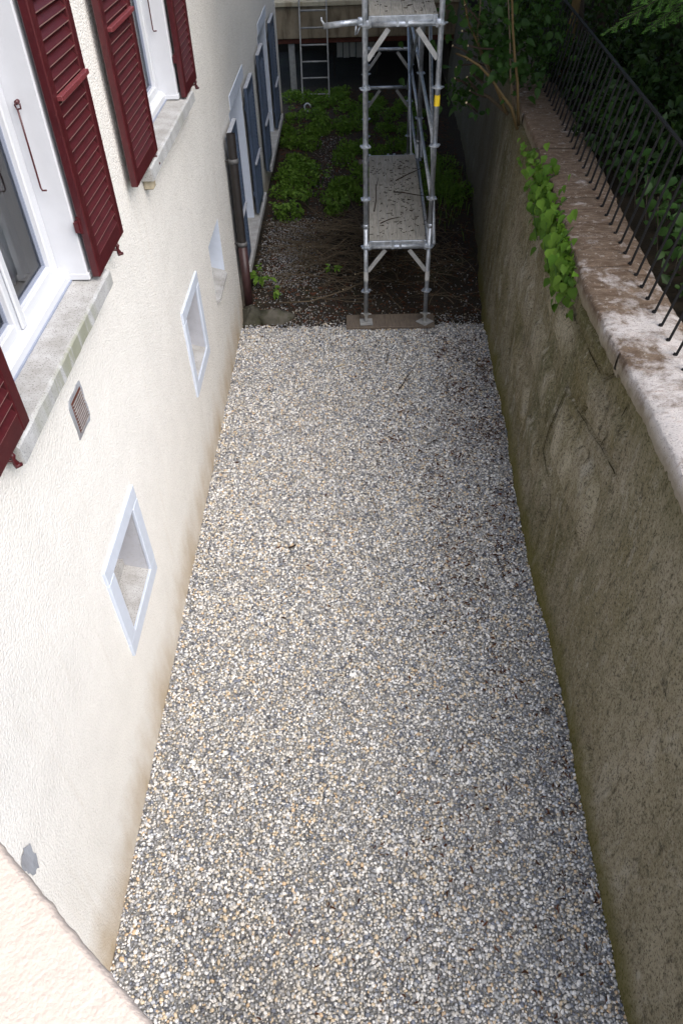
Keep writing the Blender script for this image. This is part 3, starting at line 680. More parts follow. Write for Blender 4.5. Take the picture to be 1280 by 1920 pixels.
# orchid on the inner sill of the near red window
orc = thing('orchid', 'white flowering orchid standing behind the pane of the nearest red shuttered window', 'plant', (-1.62, 3.12, 2.74))
MB().tube([(-1.62, 3.12, 2.72), (-1.62, 3.12, 2.82)], [.04, .055], 12).build('pot', M['rust'], orc)
MB().tube([(-1.62, 3.12, 2.82), (-1.62, 3.13, 2.95), (-1.61, 3.15, 3.0)], .004, 6).build('stem', M['leaf_mid'], orc)
fl = MB()
for (cx, cy, cz) in ((-1.60, 3.16, 2.96), (-1.61, 3.12, 2.99), (-1.60, 3.14, 2.92), (-1.62, 3.18, 2.93)):
    for k in range(5):
        a = k * 2 * math.pi / 5 + cx * 20; u = Vector((.25, math.cos(a), math.sin(a))).normalized(); v = u.cross(Vector((1, 0, 0))).normalized(); c0 = Vector((cx, cy, cz))
        fl.add([c0, c0 + u * .016 + v * .013, c0 + u * .031, c0 + u * .016 - v * .013], [(0, 1, 2, 3)])
fl.build('blossom', M['orchid'], orc)
MB().box(-1.80, -1.56, 2.0, 3.9, 2.66, 2.715).build('inner_sill', M['room'], H)
MB().box(-2.05, -1.53, 3.44, 3.6, 2.6, 4.3).build('inner_reveal', M['room'], H)
cu = MB(); nn = 26
for i in range(nn): cu.v += [(-1.60 - .012 * math.sin(i * 1.1) - .004 * i, 3.42 - .012 * i, z) for z in (2.73, 4.2)]
cu.f += [(2 * i, 2 * i + 1, 2 * i + 3, 2 * i + 2) for i in range(nn - 1)]
cu.build('room_fill', M['bright_fill'], H, True)  # pale sheet added behind the pane to brighten the view inside
MB().box(-2.9, -2.6, 1.3, 4.3, 2.31, 3.1).build('cupboard', M['room_fill'], H)

# peach parapet close to the camera, seen from above
nb = thing('parapet', 'peach coloured rough rendered parapet top close by at lower left', 'wall', (-.6, 0, 0))
PZ = 3.4
PA, PB = Vector((-.477, .398)), Vector((-.235, .196)); dirp = (PB - PA).normalized(); inw = Vector((dirp.y, -dirp.x))
m = MB(); nu, nv = 420, 40; L = 1.3; st0 = PA - dirp * .42
rows = []
for j in range(nv + 4):
    row = []
    for i in range(nu):
        u = L * i / (nu - 1); p = st0 + dirp * u
        if j < 4: off = (.016, .004, .0, .003)[j]; z = PZ - (3.7, .04, .016, .005)[j]
        else: off = .008 + .30 * ((j - 4) / (nv - 1)) ** 1.5; z = PZ
        row.append((p.x + inw.x * off, p.y + inw.y * off, z, u, off))
    rows.append(row)
A = np.array(rows); e = .003 * fbm(A[..., 3] * 14, A[..., 3] * 0 + 3, 63) + .004 * fbm(A[..., 3] * 60, A[..., 4] * 60, 64)
wgt = np.clip(1 - A[..., 4] / .06, 0, 1); A[..., 0] += inw.x * e * wgt; A[..., 1] += inw.y * e * wgt; A[1:, :, 2] += (.004 * fbm(A[1:, :, 3] * 30, A[1:, :, 4] * 30, 66) + .003 * fbm(A[1:, :, 3] * 90, A[1:, :, 4] * 90, 67)) * .6
I = np.arange((nv + 4) * nu).reshape(nv + 4, nu); F = np.stack([I[:-1, :-1], I[:-1, 1:], I[1:, 1:], I[1:, :-1]], -1).reshape(-1, 4)
link('wall', np_mesh('wall', A[..., :3].reshape(-1, 3) - np.array(ORG[nb]), F, M['peach'], True), nb)

# ------------------------------------------------------------------ retaining wall
rw = thing('retaining_wall', 'mossy olive brown stone retaining wall running beside the gravel yard', 'wall', (1.35, 6, 0))
BAT = .062
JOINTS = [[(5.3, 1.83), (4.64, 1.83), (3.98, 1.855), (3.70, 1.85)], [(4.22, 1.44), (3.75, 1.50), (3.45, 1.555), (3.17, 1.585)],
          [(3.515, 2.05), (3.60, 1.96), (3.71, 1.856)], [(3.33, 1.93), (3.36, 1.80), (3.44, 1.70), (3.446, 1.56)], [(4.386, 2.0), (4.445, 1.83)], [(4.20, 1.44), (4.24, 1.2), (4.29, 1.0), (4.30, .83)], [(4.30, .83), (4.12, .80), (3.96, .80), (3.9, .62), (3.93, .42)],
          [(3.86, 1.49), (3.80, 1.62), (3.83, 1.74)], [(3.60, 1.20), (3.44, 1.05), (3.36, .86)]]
def seg_dist(y, z, pl):
    dm = np.full(y.shape, 9.)
    for (a, b), (c_, d_) in zip(pl, pl[1:]):
        vy, vz = c_ - a, d_ - b; t = np.clip(((y - a) * vy + (z - b) * vz) / (vy * vy + vz * vz), 0, 1)
        dm = np.minimum(dm, np.hypot(y - a - t * vy, z - b - t * vz))
    return dm
def face_x(Y, Z, joints=True):
    x = base_x(Y) + BAT * Z + .03 * fbm(Y * 1.4, Z * 1.8, 2) + .02 * fbm(Y * 5, Z * 4, 8) + .007 * fbm(Y * 24, Z * 13, 15, 3)
    x = x + np.where(Z < .85, .05 * fbm(Y * 2.6, Z * 2.2, 40) * np.clip((Y - 2.9), 0, 1), 0)
    if joints:
        for pl in JOINTS:
            wob = .02 * fbm(Y * 12, Z * 12, 90); dd = seg_dist(Y + wob, Z + wob, pl); x = x + .045 * np.exp(-(dd / .013) ** 2)
        hd = np.hypot((Y - 2.14) / .085, (Z - .27) / .045); x = x + .06 * np.exp(-hd ** 2 * 1.2)
    return x
ry = np.concatenate([np.arange(.1, 7.6, .0145), np.arange(7.6, 19.6, .06)]); rz = np.linspace(-.08, 2.045, 132)
YY, ZZ = np.meshgrid(ry, rz, indexing='ij'); XX = face_x(YY, ZZ)
I = np.arange(YY.size).reshape(YY.shape); F = np.stack([I[:-1, :-1], I[:-1, 1:], I[1:, 1:], I[1:, :-1]], -1).reshape(-1, 4)
XX = np.concatenate([XX, XX[:, -1:] + .45], 1); YY = np.concatenate([YY, YY[:, -1:]], 1); ZZ = np.concatenate([ZZ, ZZ[:, -1:]], 1)
I = np.arange(YY.size).reshape(YY.shape); F = np.stack([I[:-1, :-1], I[:-1, 1:], I[1:, 1:], I[1:, :-1]], -1).reshape(-1, 4)
V = np.stack([XX, YY, ZZ], -1).reshape(-1, 3) - np.array(ORG[rw])
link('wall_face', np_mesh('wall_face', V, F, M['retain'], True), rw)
# stones standing slightly proud where the render has come off
STN = [(3.75, 4.40, 1.87, 2.03), (4.45, 5.25, 1.85, 2.03), (5.30, 5.98, 1.85, 2.02), (6.08, 6.9, 1.85, 2.02), (3.48, 4.18, 1.58, 1.83), (4.28, 5.29, 1.46, 1.81), (5.38, 6.22, 1.48, 1.80), (6.33, 7.0, 1.49, 1.78),
       (3.18, 3.42, 1.61, 1.9), (3.20, 4.17, .86, 1.44), (4.34, 5.56, .92, 1.40), (5.68, 6.95, .90, 1.43), (4.36, 4.93, .42, .84), (5.02, 6.0, .40, .83), (3.98, 4.27, .38, .77)]
for i, (a, b, c_, d_) in enumerate(STN):
    nu, nv = 10, 5; pr = .016 + .03 * rnd.random(); u = np.linspace(0, 1, nu); v = np.linspace(0, 1, nv); U, Vv = np.meshgrid(u, v, indexing='ij')
    Y = a + (b - a) * U + .035 * fbm(Vv * 3 + i, U * 2 + i, 50) * 1.5; Z = c_ + (d_ - c_) * Vv + .03 * fbm(U * 4 + i, Vv * 2, 51) * 1.4
    rim_ = np.minimum(np.minimum(U, 1 - U) * (nu - 1), np.minimum(Vv, 1 - Vv) * (nv - 1))
    X = face_x(Y, Z, False) - np.where(rim_ < .5, -.03, pr)
    I2 = np.arange(nu * nv).reshape(nu, nv); F2 = np.stack([I2[:-1, :-1], I2[:-1, 1:], I2[1:, 1:], I2[1:, :-1]], -1).reshape(-1, 4)
    link('stone', np_mesh('stone', np.stack([X, Y, Z], -1).reshape(-1, 3) - np.array(ORG[rw]), F2, M['retain'], True), rw)
# dark strips for cracks and for the shadow lines at the stone steps
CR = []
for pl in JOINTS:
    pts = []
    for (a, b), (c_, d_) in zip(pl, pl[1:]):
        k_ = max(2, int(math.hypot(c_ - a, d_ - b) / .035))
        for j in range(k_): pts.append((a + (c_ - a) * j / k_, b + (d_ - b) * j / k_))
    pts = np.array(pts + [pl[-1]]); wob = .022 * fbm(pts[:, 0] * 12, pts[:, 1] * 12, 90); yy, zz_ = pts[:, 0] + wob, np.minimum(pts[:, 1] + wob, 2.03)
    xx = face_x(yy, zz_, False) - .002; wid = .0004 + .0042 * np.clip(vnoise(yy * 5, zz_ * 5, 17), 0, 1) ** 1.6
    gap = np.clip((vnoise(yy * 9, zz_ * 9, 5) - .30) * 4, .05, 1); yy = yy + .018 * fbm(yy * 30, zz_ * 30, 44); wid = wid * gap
    MB().tube(list(zip(xx, yy, zz_)), [float(q) for q in wid], 5).build('crack_shade', M['crack_shade'], rw, True)
# coping slabs
CE = [-1, 1., 2.5, 2.9, 3.5, 4.26, 5.1, 6., 7., 9., 20.]; CX = [1.42, 1.425, 1.43, 1.437, 1.418, 1.41, 1.456, 1.515, 1.566, 1.66, 2.1]
JY = [-.6, .55, 1.55, 2.53, 3.54, 4.55, 5.68, 6.75, 7.75, 8.8]
for i, (a, b) in enumerate(zip(JY, JY[1:])):
    nu, nv = 64, 16; u = np.linspace(0, 1, nu); Y1 = a + .002 + (b - a - .004) * u
    dz = rnd.uniform(-.004, .006); dx = rnd.uniform(-.006, .006)
    fx = np.interp(Y1, CE, CX) + dx + .008 * fbm(Y1 * 2.2, Y1 * 0 + i, 70) + .016 * fbm(Y1 * 11, Y1 * 0, 71) + .014 * fbm(Y1 * 34, Y1 * 0, 72)
    bxk = np.interp(Y1, CE, CX) + .475 + .02 * fbm(Y1 * 5, Y1 * 0 + 9, 73)
    endr = .007 * np.exp(-np.minimum(u, 1 - u) * (b - a) / .03)
    rows = []
    zt = 2.15 + dz
    for (s, z) in ((.10, 2.02), (.006, 2.03), (0., 2.045), (0., 2.07), (.001, 2.095), (.002, 2.12), (.006, 2.138), (.016, 2.149), (.1, 2.151), (.16, 2.151), (.22, 2.151), (.28, 2.151), (.34, 2.150), (.40, 2.148), (.455, 2.135), (.475, 2.02)):
        x = fx + s * (bxk - fx) / .475 + (.012 * fbm(Y1 * 16, Y1 * 0 + s * 30, 74) if z < 2.14 else 0); q = z + dz
        zz_ = np.full(nu, q) + (.018 * fbm(Y1 * 4, x * 7, 75) + .007 * fbm(Y1 * 22, x * 22, 76) - endr if z > 2.1 else .008 * fbm(Y1 * 14, Y1 * 0 + z * 40, 77))
        rows.append(np.stack([x, Y1, zz_], -1))
    Vc = np.stack(rows, 0); I2 = np.arange(nu * 16).reshape(16, nu); F2 = np.stack([I2[:-1, :-1], I2[:-1, 1:], I2[1:, 1:], I2[1:, :-1]], -1).reshape(-1, 4)[:, ::-1]
    me = np_mesh('coping_stone', Vc.reshape(-1, 3) - np.array(ORG[rw]), F2, M['coping'], False)
    link('coping_stone', me, rw)
    cx_ = float(np.interp(a, CE, CX)); MB().box(cx_ + .012, cx_ + .455, a - .035, a + .035, 2.0, 2.140).build('mortar', M['coping'], rw)
# ground behind the wall
xs = np.linspace(1.62, 14, 60); ys = np.linspace(-6, 30, 90); YY, XX = np.meshgrid(ys, xs, indexing='ij')
ZZ = 2.045 + .06 * fbm(XX * 1.2, YY * 1.2, 101) + np.clip((XX - 2.2) / 8, 0, 1) * 1.2 - np.clip((YY - 8.2) / 3, 0, 1) * .12
XX = XX + np.where(XX < 1.7, np.interp(YY, CE, CX) - 1.43, 0)
I = np.arange(YY.size).reshape(YY.shape); F = np.stack([I[:-1, :-1], I[:-1, 1:], I[1:, 1:], I[1:, :-1]], -1).reshape(-1, 4)[:, ::-1]
tag(link('upper_ground', np_mesh('upper_ground', np.stack([XX, YY, ZZ], -1).reshape(-1, 3), F, M['mould'], True)), kind='structure')
def up_z(x, y): return 2.05 + max(0, min(1, (x - 2.2) / 8)) * 1.2 - max(0, min(1, (y - 8.2) / 3)) * .12

# ------------------------------------------------------------------ iron railing
fe = thing('railing', 'black iron railing of thin leaning bars along the coping of the stone wall', 'railing', (1.71, 5, 2.15))
def fx_(y): return 1.705 + .044 * (y - 3.47)
bm = MB(); bm.tube([(0, 0, -.03), (.145, 0, .70)], .0085, 6); bm.tube([(-.001, 0, -.002), (.003, 0, .010)], .0125, 8)
bme = bm.mesh('bar', M['iron'])
y = 1.65; nbar = 0
while y < 9.6:
    b = link('bar', bme, fe); b.location = Vector((fx_(y), y, 2.148)) - Vector(ORG[fe]); b.rotation_euler = (rnd.uniform(-.012, .012), rnd.uniform(-.012, .012), 0); y += .154 + rnd.uniform(-.006, .006)
MB().bar((fx_(1.5) + .145, 1.5, 2.852), (fx_(9.7) + .145, 9.7, 2.852), .024, .010, (1, 0, 0)).build('top_rail', M['iron'], fe)

# ------------------------------------------------------------------ scaffold
SX, SY, SZ0 = .0965, 7.60, .427
sc = thing('scaffold', 'galvanised steel scaffold tower with two plank decks at the end of the gravel', 'scaffold', (SX, SY, 0))
XR = .758; BAY = 2.57; SK = .017     # the tower stands slightly askew
def sp(ix, iy, z): return (SX + (XR - SX) * ix + SK * iy * BAY, SY - .012 * ix + iy * BAY, z)
ros = MB()
k = 16; rp = [(.058 if i % 4 < 2 else .048) for i in range(k)]
ros.add([(rp[i] * math.cos(2 * math.pi * i / k), rp[i] * math.sin(2 * math.pi * i / k), z) for z in (-.004, .004) for i in range(k)], [tuple(range(k))[::-1], tuple(range(k, 2 * k))] + [(i, (i + 1) % k, (i + 1) % k + k, i + k) for i in range(k)])
ros.tube([(0, 0, -.02), (0, 0, .02)], .0275, 12)
rme = ros.mesh('rosette', M['galv'])
for iy in (0, 1, 2):
    for ix in (0, 1):
        m = MB(); top = 5.4
        m.tube([sp(ix, iy, .14), sp(ix, iy, 1.14)], .0235, 14); m.tube([sp(ix, iy, 1.13), sp(ix, iy, 1.17)], .0275, 14); m.tube([sp(ix, iy, 1.15), sp(ix, iy, top)], .0242, 14)
        pl = m.build('standard', M['galv'], sc, True)
        z = SZ0
        while z < top:
            r = link('rosette', rme, pl); r.location = Vector(sp(ix, iy, z)) - Vector(ORG[sc]); r.rotation_euler = (0, 0, rnd.uniform(0, 1)); z += .5
        b = MB(); c0 = Vector(sp(ix, iy, 0)); zb = .045; a = .05 if ix == 0 else .75
        b.tube([c0 + Vector((0, 0, zb)), c0 + Vector((0, 0, .3))], .018, 10); b.tube([c0 + Vector((0, 0, .135)), c0 + Vector((0, 0, .16))], .03, 8)
        b.tube([c0 + Vector((-.055, .01, .147)), c0 + Vector((.055, -.01, .147))], .008, 6)
        vs = [c0 + Vector((math.cos(a) * x - math.sin(a) * yv_, math.sin(a) * x + math.cos(a) * yv_, zz_)) for zz_ in (zb - .006, zb + .003) for x, yv_ in ((-.07, -.07), (.07, -.07), (.07, .07), (-.07, .07))]
        b.add(vs, [(3, 2, 1, 0), (4, 5, 6, 7), (0, 1, 5, 4), (1, 2, 6, 5), (2, 3, 7, 6), (3, 0, 4, 7)])
        b.build('base_jack', M['galv_dull'], sc)
        if iy == 0:
            t = MB(); t.tube([sp(ix, 0, .55), sp(ix, 0, .655)], .0256, 14, cap=False); t.build('paper_label', M['label'], sc, True)
def transom(iy, z, braces=True, r=.0242):
    m = MB(); a, b = Vector(sp(0, iy, z)), Vector(sp(1, iy, z)); u = (b - a).normalized()
    m.tube([a + u * .03, b - u * .03], r, 12)
    for p, s_ in ((a, 1), (b, -1)): m.bev(p.x + s_ * .026 - .022, p.x + s_ * .026 + .022, p.y - .025, p.y + .025, p.z - .03, p.z + .035, .004)
    to = m.build('transom', M['galv'], sc, True)
    if braces:
        for p, s_ in ((a, 1), (b, -1)): MB().bar(p + Vector((s_ * .02, -.004, -.27)), p + Vector((s_ * .205, -.004, -.035)), .012, .042, (0, 1, 0)).build('knee_brace', M['galv_dull'], to)
    return to
for iy, zs in ((0, (.927, 2.927, 4.927)), (1, (.927, 2.927, 4.927)), (2, (1.12, 1.63, 2.927))):
    for z in zs: transom(iy, z)
def deck(z):
    """two steel-edged board decks of plywood strips"""
    par = MB(); a, b = sp(0, 0, z), sp(1, 1, z); xw = (XR - SX) - .066
    x0 = SX + .034
    for k_ in range(2): par.box(x0 + k_ * xw / 2 + .002, x0 + (k_ + 1) * xw / 2 - .002, SY + .01, SY + BAY - .02, z - .03, z - .004)
    # front lip with claws
    par.bev(x0, x0 + xw, SY - .012, SY + .010, z - .045, z + .004, .003); par.bev(x0, x0 + xw, SY + BAY - .02, SY + BAY + .002, z - .045, z + .004, .003)
    for xx in (.01, .25, .33, .57): par.box(x0 + xx * xw / .6 - .012, x0 + xx * xw / .6 + .012, SY - .030, SY - .0125, z - .075, z + .006); par.box(x0 + xx * xw / .6 - .012, x0 + xx * xw / .6 + .012, SY + BAY + .003, SY + BAY + .028, z - .06, z + .012)
    do = par.build('deck', M['galv'], sc)
    npl = 6
    for i in range(npl):
        q = MB(); xa = x0 + xw * i / npl + .0012; xb = x0 + xw * (i + 1) / npl - .0012; h0 = rnd.uniform(-.001, .001); gr = 5
        for g_ in range(gr): q.box(xa + (xb - xa) * g_ / gr + .0012, xa + (xb - xa) * (g_ + 1) / gr - .0012, SY + .0105, SY + BAY - .0205, z - .0035, z + .006 + h0)
        q.box(xa, xb, SY + .011, SY + BAY - .021, z - .0037, z + .0025 + h0)
        p = q.build('plank', M['deck'], do)
        p.location = (0, 0, 0)
    # follow the askew bay
    do.rotation_euler = (0, 0, 0)
    sh = Matrix.Identity(4); sh[0][1] = SK
    for o_ in [do] + list(do.children): o_.data.transform(sh)
    return do
deck(.985); deck(2.985)
def tube_part(name, a, b, r=.0242, mat='galv'):
    return MB().tube([a, b], r, 10).build(name, M[mat], sc, True)
for bay in (0, 1):
    for z in (.927, 1.427, 1.927, 3.427, 3.927): tube_part('guard_rail', Vector(sp(1, bay, z)) + Vector((.0, .03, 0)), Vector(sp(1, bay + 1, z)) + Vector((0, -.03, 0)), .0200)
    tube_part('diagonal_brace', Vector(sp(1, bay, .95)) + Vector((.05, 0, 0)), Vector(sp(1, bay + 1, 2.9)) + Vector((.05, 0, 0)), .0200)
tube_part('diagonal_brace', Vector(sp(1, 1, .47)) + Vector((-.05, 0, 0)), Vector(sp(1, 2, 1.9)) + Vector((-.05, 0, 0)), .018)
tube_part('diagonal_brace', Vector(sp(1, 1, 2.45)) + Vector((-.04, 0, 0)), Vector(sp(1, 2, 1.1)) + Vector((-.04, 0, 0)), .018)
# side bracket on the left standard
br = MB(); a = Vector(sp(0, 0, 2.952)); b = Vector((-.262, 7.6, 2.925))
br.tube([b, a + Vector((-.03, 0, 0))], .0242, 12); br.bev(a.x - .06, a.x - .02, a.y - .02, a.y + .02, a.z - .03, a.z + .03, .004)
br.bar(a + Vector((-.075, 0, -.02)), a + Vector((-.085, 0, -.10)), .016, .01); br.bar(a + Vector((-.085, 0, -.10)), a + Vector((-.02, 0, -.10)), .016, .01); br.bar(a + Vector((-.04, 0, -.03)), a + Vector((-.07, 0, -.095)), .012, .01)
bo = br.build('side_bracket', M['galv'], sc, True)
MB().tube([b + Vector((.006, 0, .01)), b + Vector((-.006, 0, .03)), b + Vector((-.018, 0, .045)), b + Vector((-.016, 0, .066))], [.012, .009, .008, .006], 8).build('hook', M['galv'], bo, True)
MB().tube([sp(1, 0, 2.272), sp(1, 0, 2.365)], .0262, 14, cap=False).build('yellow_tape', M['yellow'], sc, True)
tag(MB().bev(-.13, .87, 7.50, 7.79, -.005, .034, .006).build('sole_board', M['sole']), 'dark weathered timber board lying under the two front scaffold feet', 'board', 'boards under the scaffold feet')
for iy, lb in ((1, 'dark timber board under the middle pair of scaffold feet'), (2, 'mossy timber board under the rear pair of scaffold feet')):
    y_ = SY + iy * BAY; tag(MB().bev(.05, .98, y_ - .12, y_ + .13, -.005, .036, .006).build('sole_board', M['sole']), lb, 'board', 'boards under the scaffold feet')

def curl_litter(z, y0, y1, nmain, label):
    m = MB()
    for i in range(nmain):
        x = rnd.uniform(.16, .74); yy = rnd.uniform(y0, y1); 
        if rnd.random() < .7: x = min(.74, max(.17, rnd.gauss(.5, .14))); 
        L = rnd.uniform(.012, .05); a = rnd.uniform(0, 6.28); p = Vector((x + SK * (yy - SY), yy, z + .010)); pts = [p]
        for j in range(3): a += rnd.uniform(-.7, .7); p = p + Vector((math.cos(a) * L / 3, math.sin(a) * L / 3, rnd.uniform(-.001, .004))); p.z = max(p.z, z + .009); pts.append(p)
        m.tube(pts, [.0035, .003, .0026, .002], 4)
    return tag(m.build('twig_litter', M['twig_dark']), label, 'twig litter', kind='stuff')
curl_litter(.985, 7.68, 10.0, 210, 'dark needle and twig litter strewn over the lower scaffold deck')
curl_litter(2.985, 7.65, 9.2, 60, 'sparse dark twig bits lying on the upper scaffold deck')
for i, (pts, r, lb) in enumerate((([(.20, 8.35, 1.0), (.23, 8.65, 1.02), (.235, 8.95, 1.04), (.27, 9.25, 1.03)], .006, 'long curved stick lying along the left edge of the lower deck'),
                                  ([(.44, 8.90, 1.0), (.55, 8.82, 1.02), (.68, 8.72, 1.03), (.78, 8.62, 1.05)], .006, 'bent dark stick overhanging the right edge of the lower deck'),
                                  ([(.48, 9.25, 1.0), (.60, 9.33, 1.03), (.72, 9.38, 1.06), (.84, 9.42, 1.10)], .005, 'thin stick poking out past the rail from the far litter clump'),
                                  ([(.26, 8.02, 1.0), (.36, 8.05, 1.03), (.47, 8.15, 1.01)], .005, 'short forked stick in the nearest litter clump on the lower deck'))):
    tag(MB().tube(pts, [r, r, r * .8, r * .5][:len(pts)], 6).build('stick', M['twig_dark'], None, True), lb, 'stick', 'sticks on the lower scaffold deck')

# ------------------------------------------------------------------ far end: terrace, ladder
te = thing('terrace', 'stained concrete terrace edge with pale cap closing the far end of the yard', 'terrace', (0, 17, 0))
MB().bev(-1.9, 2.2, 16.9, 17.15, .95, 1.482, .012).build('edge_beam', M['concrete'], te)
MB().bev(-1.9, 2.2, 16.86, 17.25, 1.484, 1.57, .012).build('cap', M['cap'], te)
MB().box(-1.9, 2.2, 17.16, 21, 1.2, 1.46).build('slab', M['concrete'], te)
MB().bev(-1.86, 2.2, 16.96, 17.1, .86, .946, .006).build('steel_beam', M['rust'], te)
MB().box(-1.9, 4, 20.6, 20.8, -.1, 5).build('back_wall', M['bark'], te)
MB().box(-1.9, 2.2, 17.6, 17.7, 1.575, 3.2).build('upper_wall', M['concrete'], te)
MB().box(-1.30, -1.18, 17.0, 17.1, -.1, .855).build('pillar', M['galv_dull'], te)
MB().box(1.9, 2.1, 17.2, 20, -.1, 1.2).build('side_wall', M['bark'], te)
pn = thing('sunlit_slats', 'pale boards standing in for sunlit ground beneath the far terrace', 'sunlit_patch', (0, 18, .5))  # pale board colour stands in for sunlit ground seen through bars
for i in range(6):
    x = -.36 + i * .135; MB().bev(x, x + .118, 18, 18.02, .37 + rnd.uniform(-.012, .012), .64, .003).build('board', M['sunlit_plank'], pn)
MB().box(-.45, .5, 18.021, 18.05, .45, .49).build('rail', M['bark'], pn); MB().box(-.45, .5, 18.021, 18.05, .57, .6).build('rail', M['bark'], pn)
for xx in (-.44, .47): MB().box(xx, xx + .03, 18.051, 18.08, -.1, .66).build('post', M['bark'], pn)
ld = thing('ladder', 'grey metal ladder leaning on the concrete terrace edge at the far end', 'ladder', (-.78, 16.4, 0))
for x0, x1 in ((-1.035, -1.03), (-.505, -.515)): MB().bar((x0, 16.36, -.02), (x1, 16.84, 1.62), .026, .055, (1, 0, 0)).build('stile', M['galv_dull'], ld)
for i, z in enumerate((.10, .37, .635, .90, 1.17, 1.435)):
    yv_ = 16.36 + .48 * (z + .02) / 1.64; MB().tube([(-1.03, yv_, z), (-.51, yv_, z)], .016, 8).build('rung', M['galv_dull'], ld, True)
# mossy rock by the downpipe
def rock(name, c0, s, label, seed):
    th = np.linspace(0, math.pi, 12); ph = np.linspace(0, 2 * math.pi, 20, endpoint=False); T, Pp = np.meshgrid(th, ph, indexing='ij')
    r = 1 + .9 * fbm(Pp / 1.2 + 3 * np.sin(T), T * 1.8, seed) + .5 * fbm(np.sin(Pp) * 4, T * 5 + np.cos(Pp) * 4, seed + 3)
    V = np.stack([c0[0] + s[0] * r * np.sin(T) * np.cos(Pp), c0[1] + s[1] * r * np.sin(T) * np.sin(Pp), c0[2] + s[2] * r * np.cos(T)], -1).reshape(-1, 3)
    F = [(i * 20 + j, (i + 1) * 20 + j, (i + 1) * 20 + (j + 1) % 20, i * 20 + (j + 1) % 20) for i in range(11) for j in range(20)]
    return tag(link(name, np_mesh(name, V, np.array(F), M['mossrock'], False)), label, 'rock', 'mossy stones by the downpipe')
rock('mossy_rock', (-1.24, 7.82, -.04), (.15, .17, .16), 'pale mossy stone directly under the foot of the downpipe', 3)
rock('mossy_rock', (-.98, 7.82, -.04), (.22, .13, .13), 'long grey mossy stone beside the downpipe at the gravel edge', 8)
tag(MB().tube([(-.90 + .06 * math.cos(a / 6), 15.55, .10 + .07 * math.sin(a / 6)) for a in range(0, 36, 4)], .014, 6).build('plastic_ring', M['white_paint'], None, True), 'white plastic ring lying in the weeds near the ladder', 'ring')

# ------------------------------------------------------------------ vegetation
def leaf_mesh(L=.07, W=.06, fold=.25, droop=.3):
    m = MB(); prof = [(0, .0), (.12, .62), (.32, 1.), (.6, .78), (.85, .32), (1., 0.)]
    for t, w_ in prof:
        y = t * L; z = -droop * L * t * t; x = w_ * W / 2
        m.v += [(-x, y - (.10 * L if t == .12 else 0), z + fold * x), (0, y, z), (x, y - (.10 * L if t == .12 else 0), z + fold * x)]
    for i in range(5):
        for j in (0, 1): m.f.append((i * 3 + j, i * 3 + j + 1, (i + 1) * 3 + j + 1, (i + 1) * 3 + j))
    return m
LM = {}
def leaf_set(key, mat, **kw):
    LM[key] = [leaf_mesh(W=kw.get('W', .06) * s, L=kw.get('L', .07), fold=f, droop=dr).mesh('leaf', M[mat], smooth=True) for s, f, dr in ((1, .25, .3), (.85, .45, .15), (1.1, .1, .5))]
leaf_set('vine', 'leaf_bright', L=.068, W=.066); leaf_set('shrub', 'leaf_shrub', L=.10, W=.075); leaf_set('weed', 'leaf_weed', L=.06, W=.035); leaf_set('under', 'leaf_shrub', L=.085, W=.055)
def add_leaf(parent, key, p, n, s=1., up=None):
    """a leaf at world point p whose upper side faces n"""
    o = link('leaf', rnd.choice(LM[key]), parent); o.location = Vector(p) - Vector(ORG[parent])
    z = Vector(n).normalized(); y = Vector(up if up else (rnd.uniform(-1, 1), rnd.uniform(-1, 1), rnd.uniform(-1.2, .2))); y = (y - y.dot(z) * z).normalized(); x = y.cross(z)
    o.rotation_euler = Matrix((x, y, z)).transposed().to_euler(); o.scale = (s * rnd.uniform(.7, 1.2),) * 3
def rv(a=1): return Vector((rnd.uniform(-a, a), rnd.uniform(-a, a), rnd.uniform(-a, a)))
def cloud(P, size, key, name, mat, parent=None, up=.6, asp=.6):
    """many small bent leaves as one mesh"""
    P = np.asarray(P); n = len(P); s = size * rng.uniform(.55, 1.3, n)
    nrm = rng.normal(0, 1, (n, 3)); nrm[:, 2] = np.abs(nrm[:, 2]) * up + .25; nrm /= np.linalg.norm(nrm, axis=1)[:, None]
    t = rng.normal(0, 1, (n, 3)); t -= (t * nrm).sum(1)[:, None] * nrm; t /= np.linalg.norm(t, axis=1)[:, None]; b = np.cross(nrm, t)
    a = s[:, None]; V = np.stack([P - t * a * .5, P - b * a * asp * .5 + nrm * a * .12, P + t * a * .5 - nrm * a * .15, P + b * a * asp * .5 + nrm * a * .12], 1)
    F = np.array([(0, 1, 2), (0, 2, 3)])[None] + (np.arange(n) * 4)[:, None, None]
    V = V.reshape(-1, 3) - np.array(ORG.get(parent, (0, 0, 0)))
    return link(name, np_mesh(name, V, F.reshape(-1, 3), mat), parent)
def blobs(cs, n):
    out = []
    tot = sum(c_[3] * c_[4] * c_[5] for c_ in cs)
    for (x, y, z, a, b, c_) in cs:
        k_ = max(3, int(n * a * b * c_ / tot)); v = rng.normal(0, 1, (k_, 3)); v /= np.linalg.norm(v, axis=1)[:, None]; v *= rng.uniform(.25, 1, k_)[:, None] ** .5
        out.append(np.array([x, y, z]) + v * np.array([a, b, c_]))
    return np.concatenate(out)
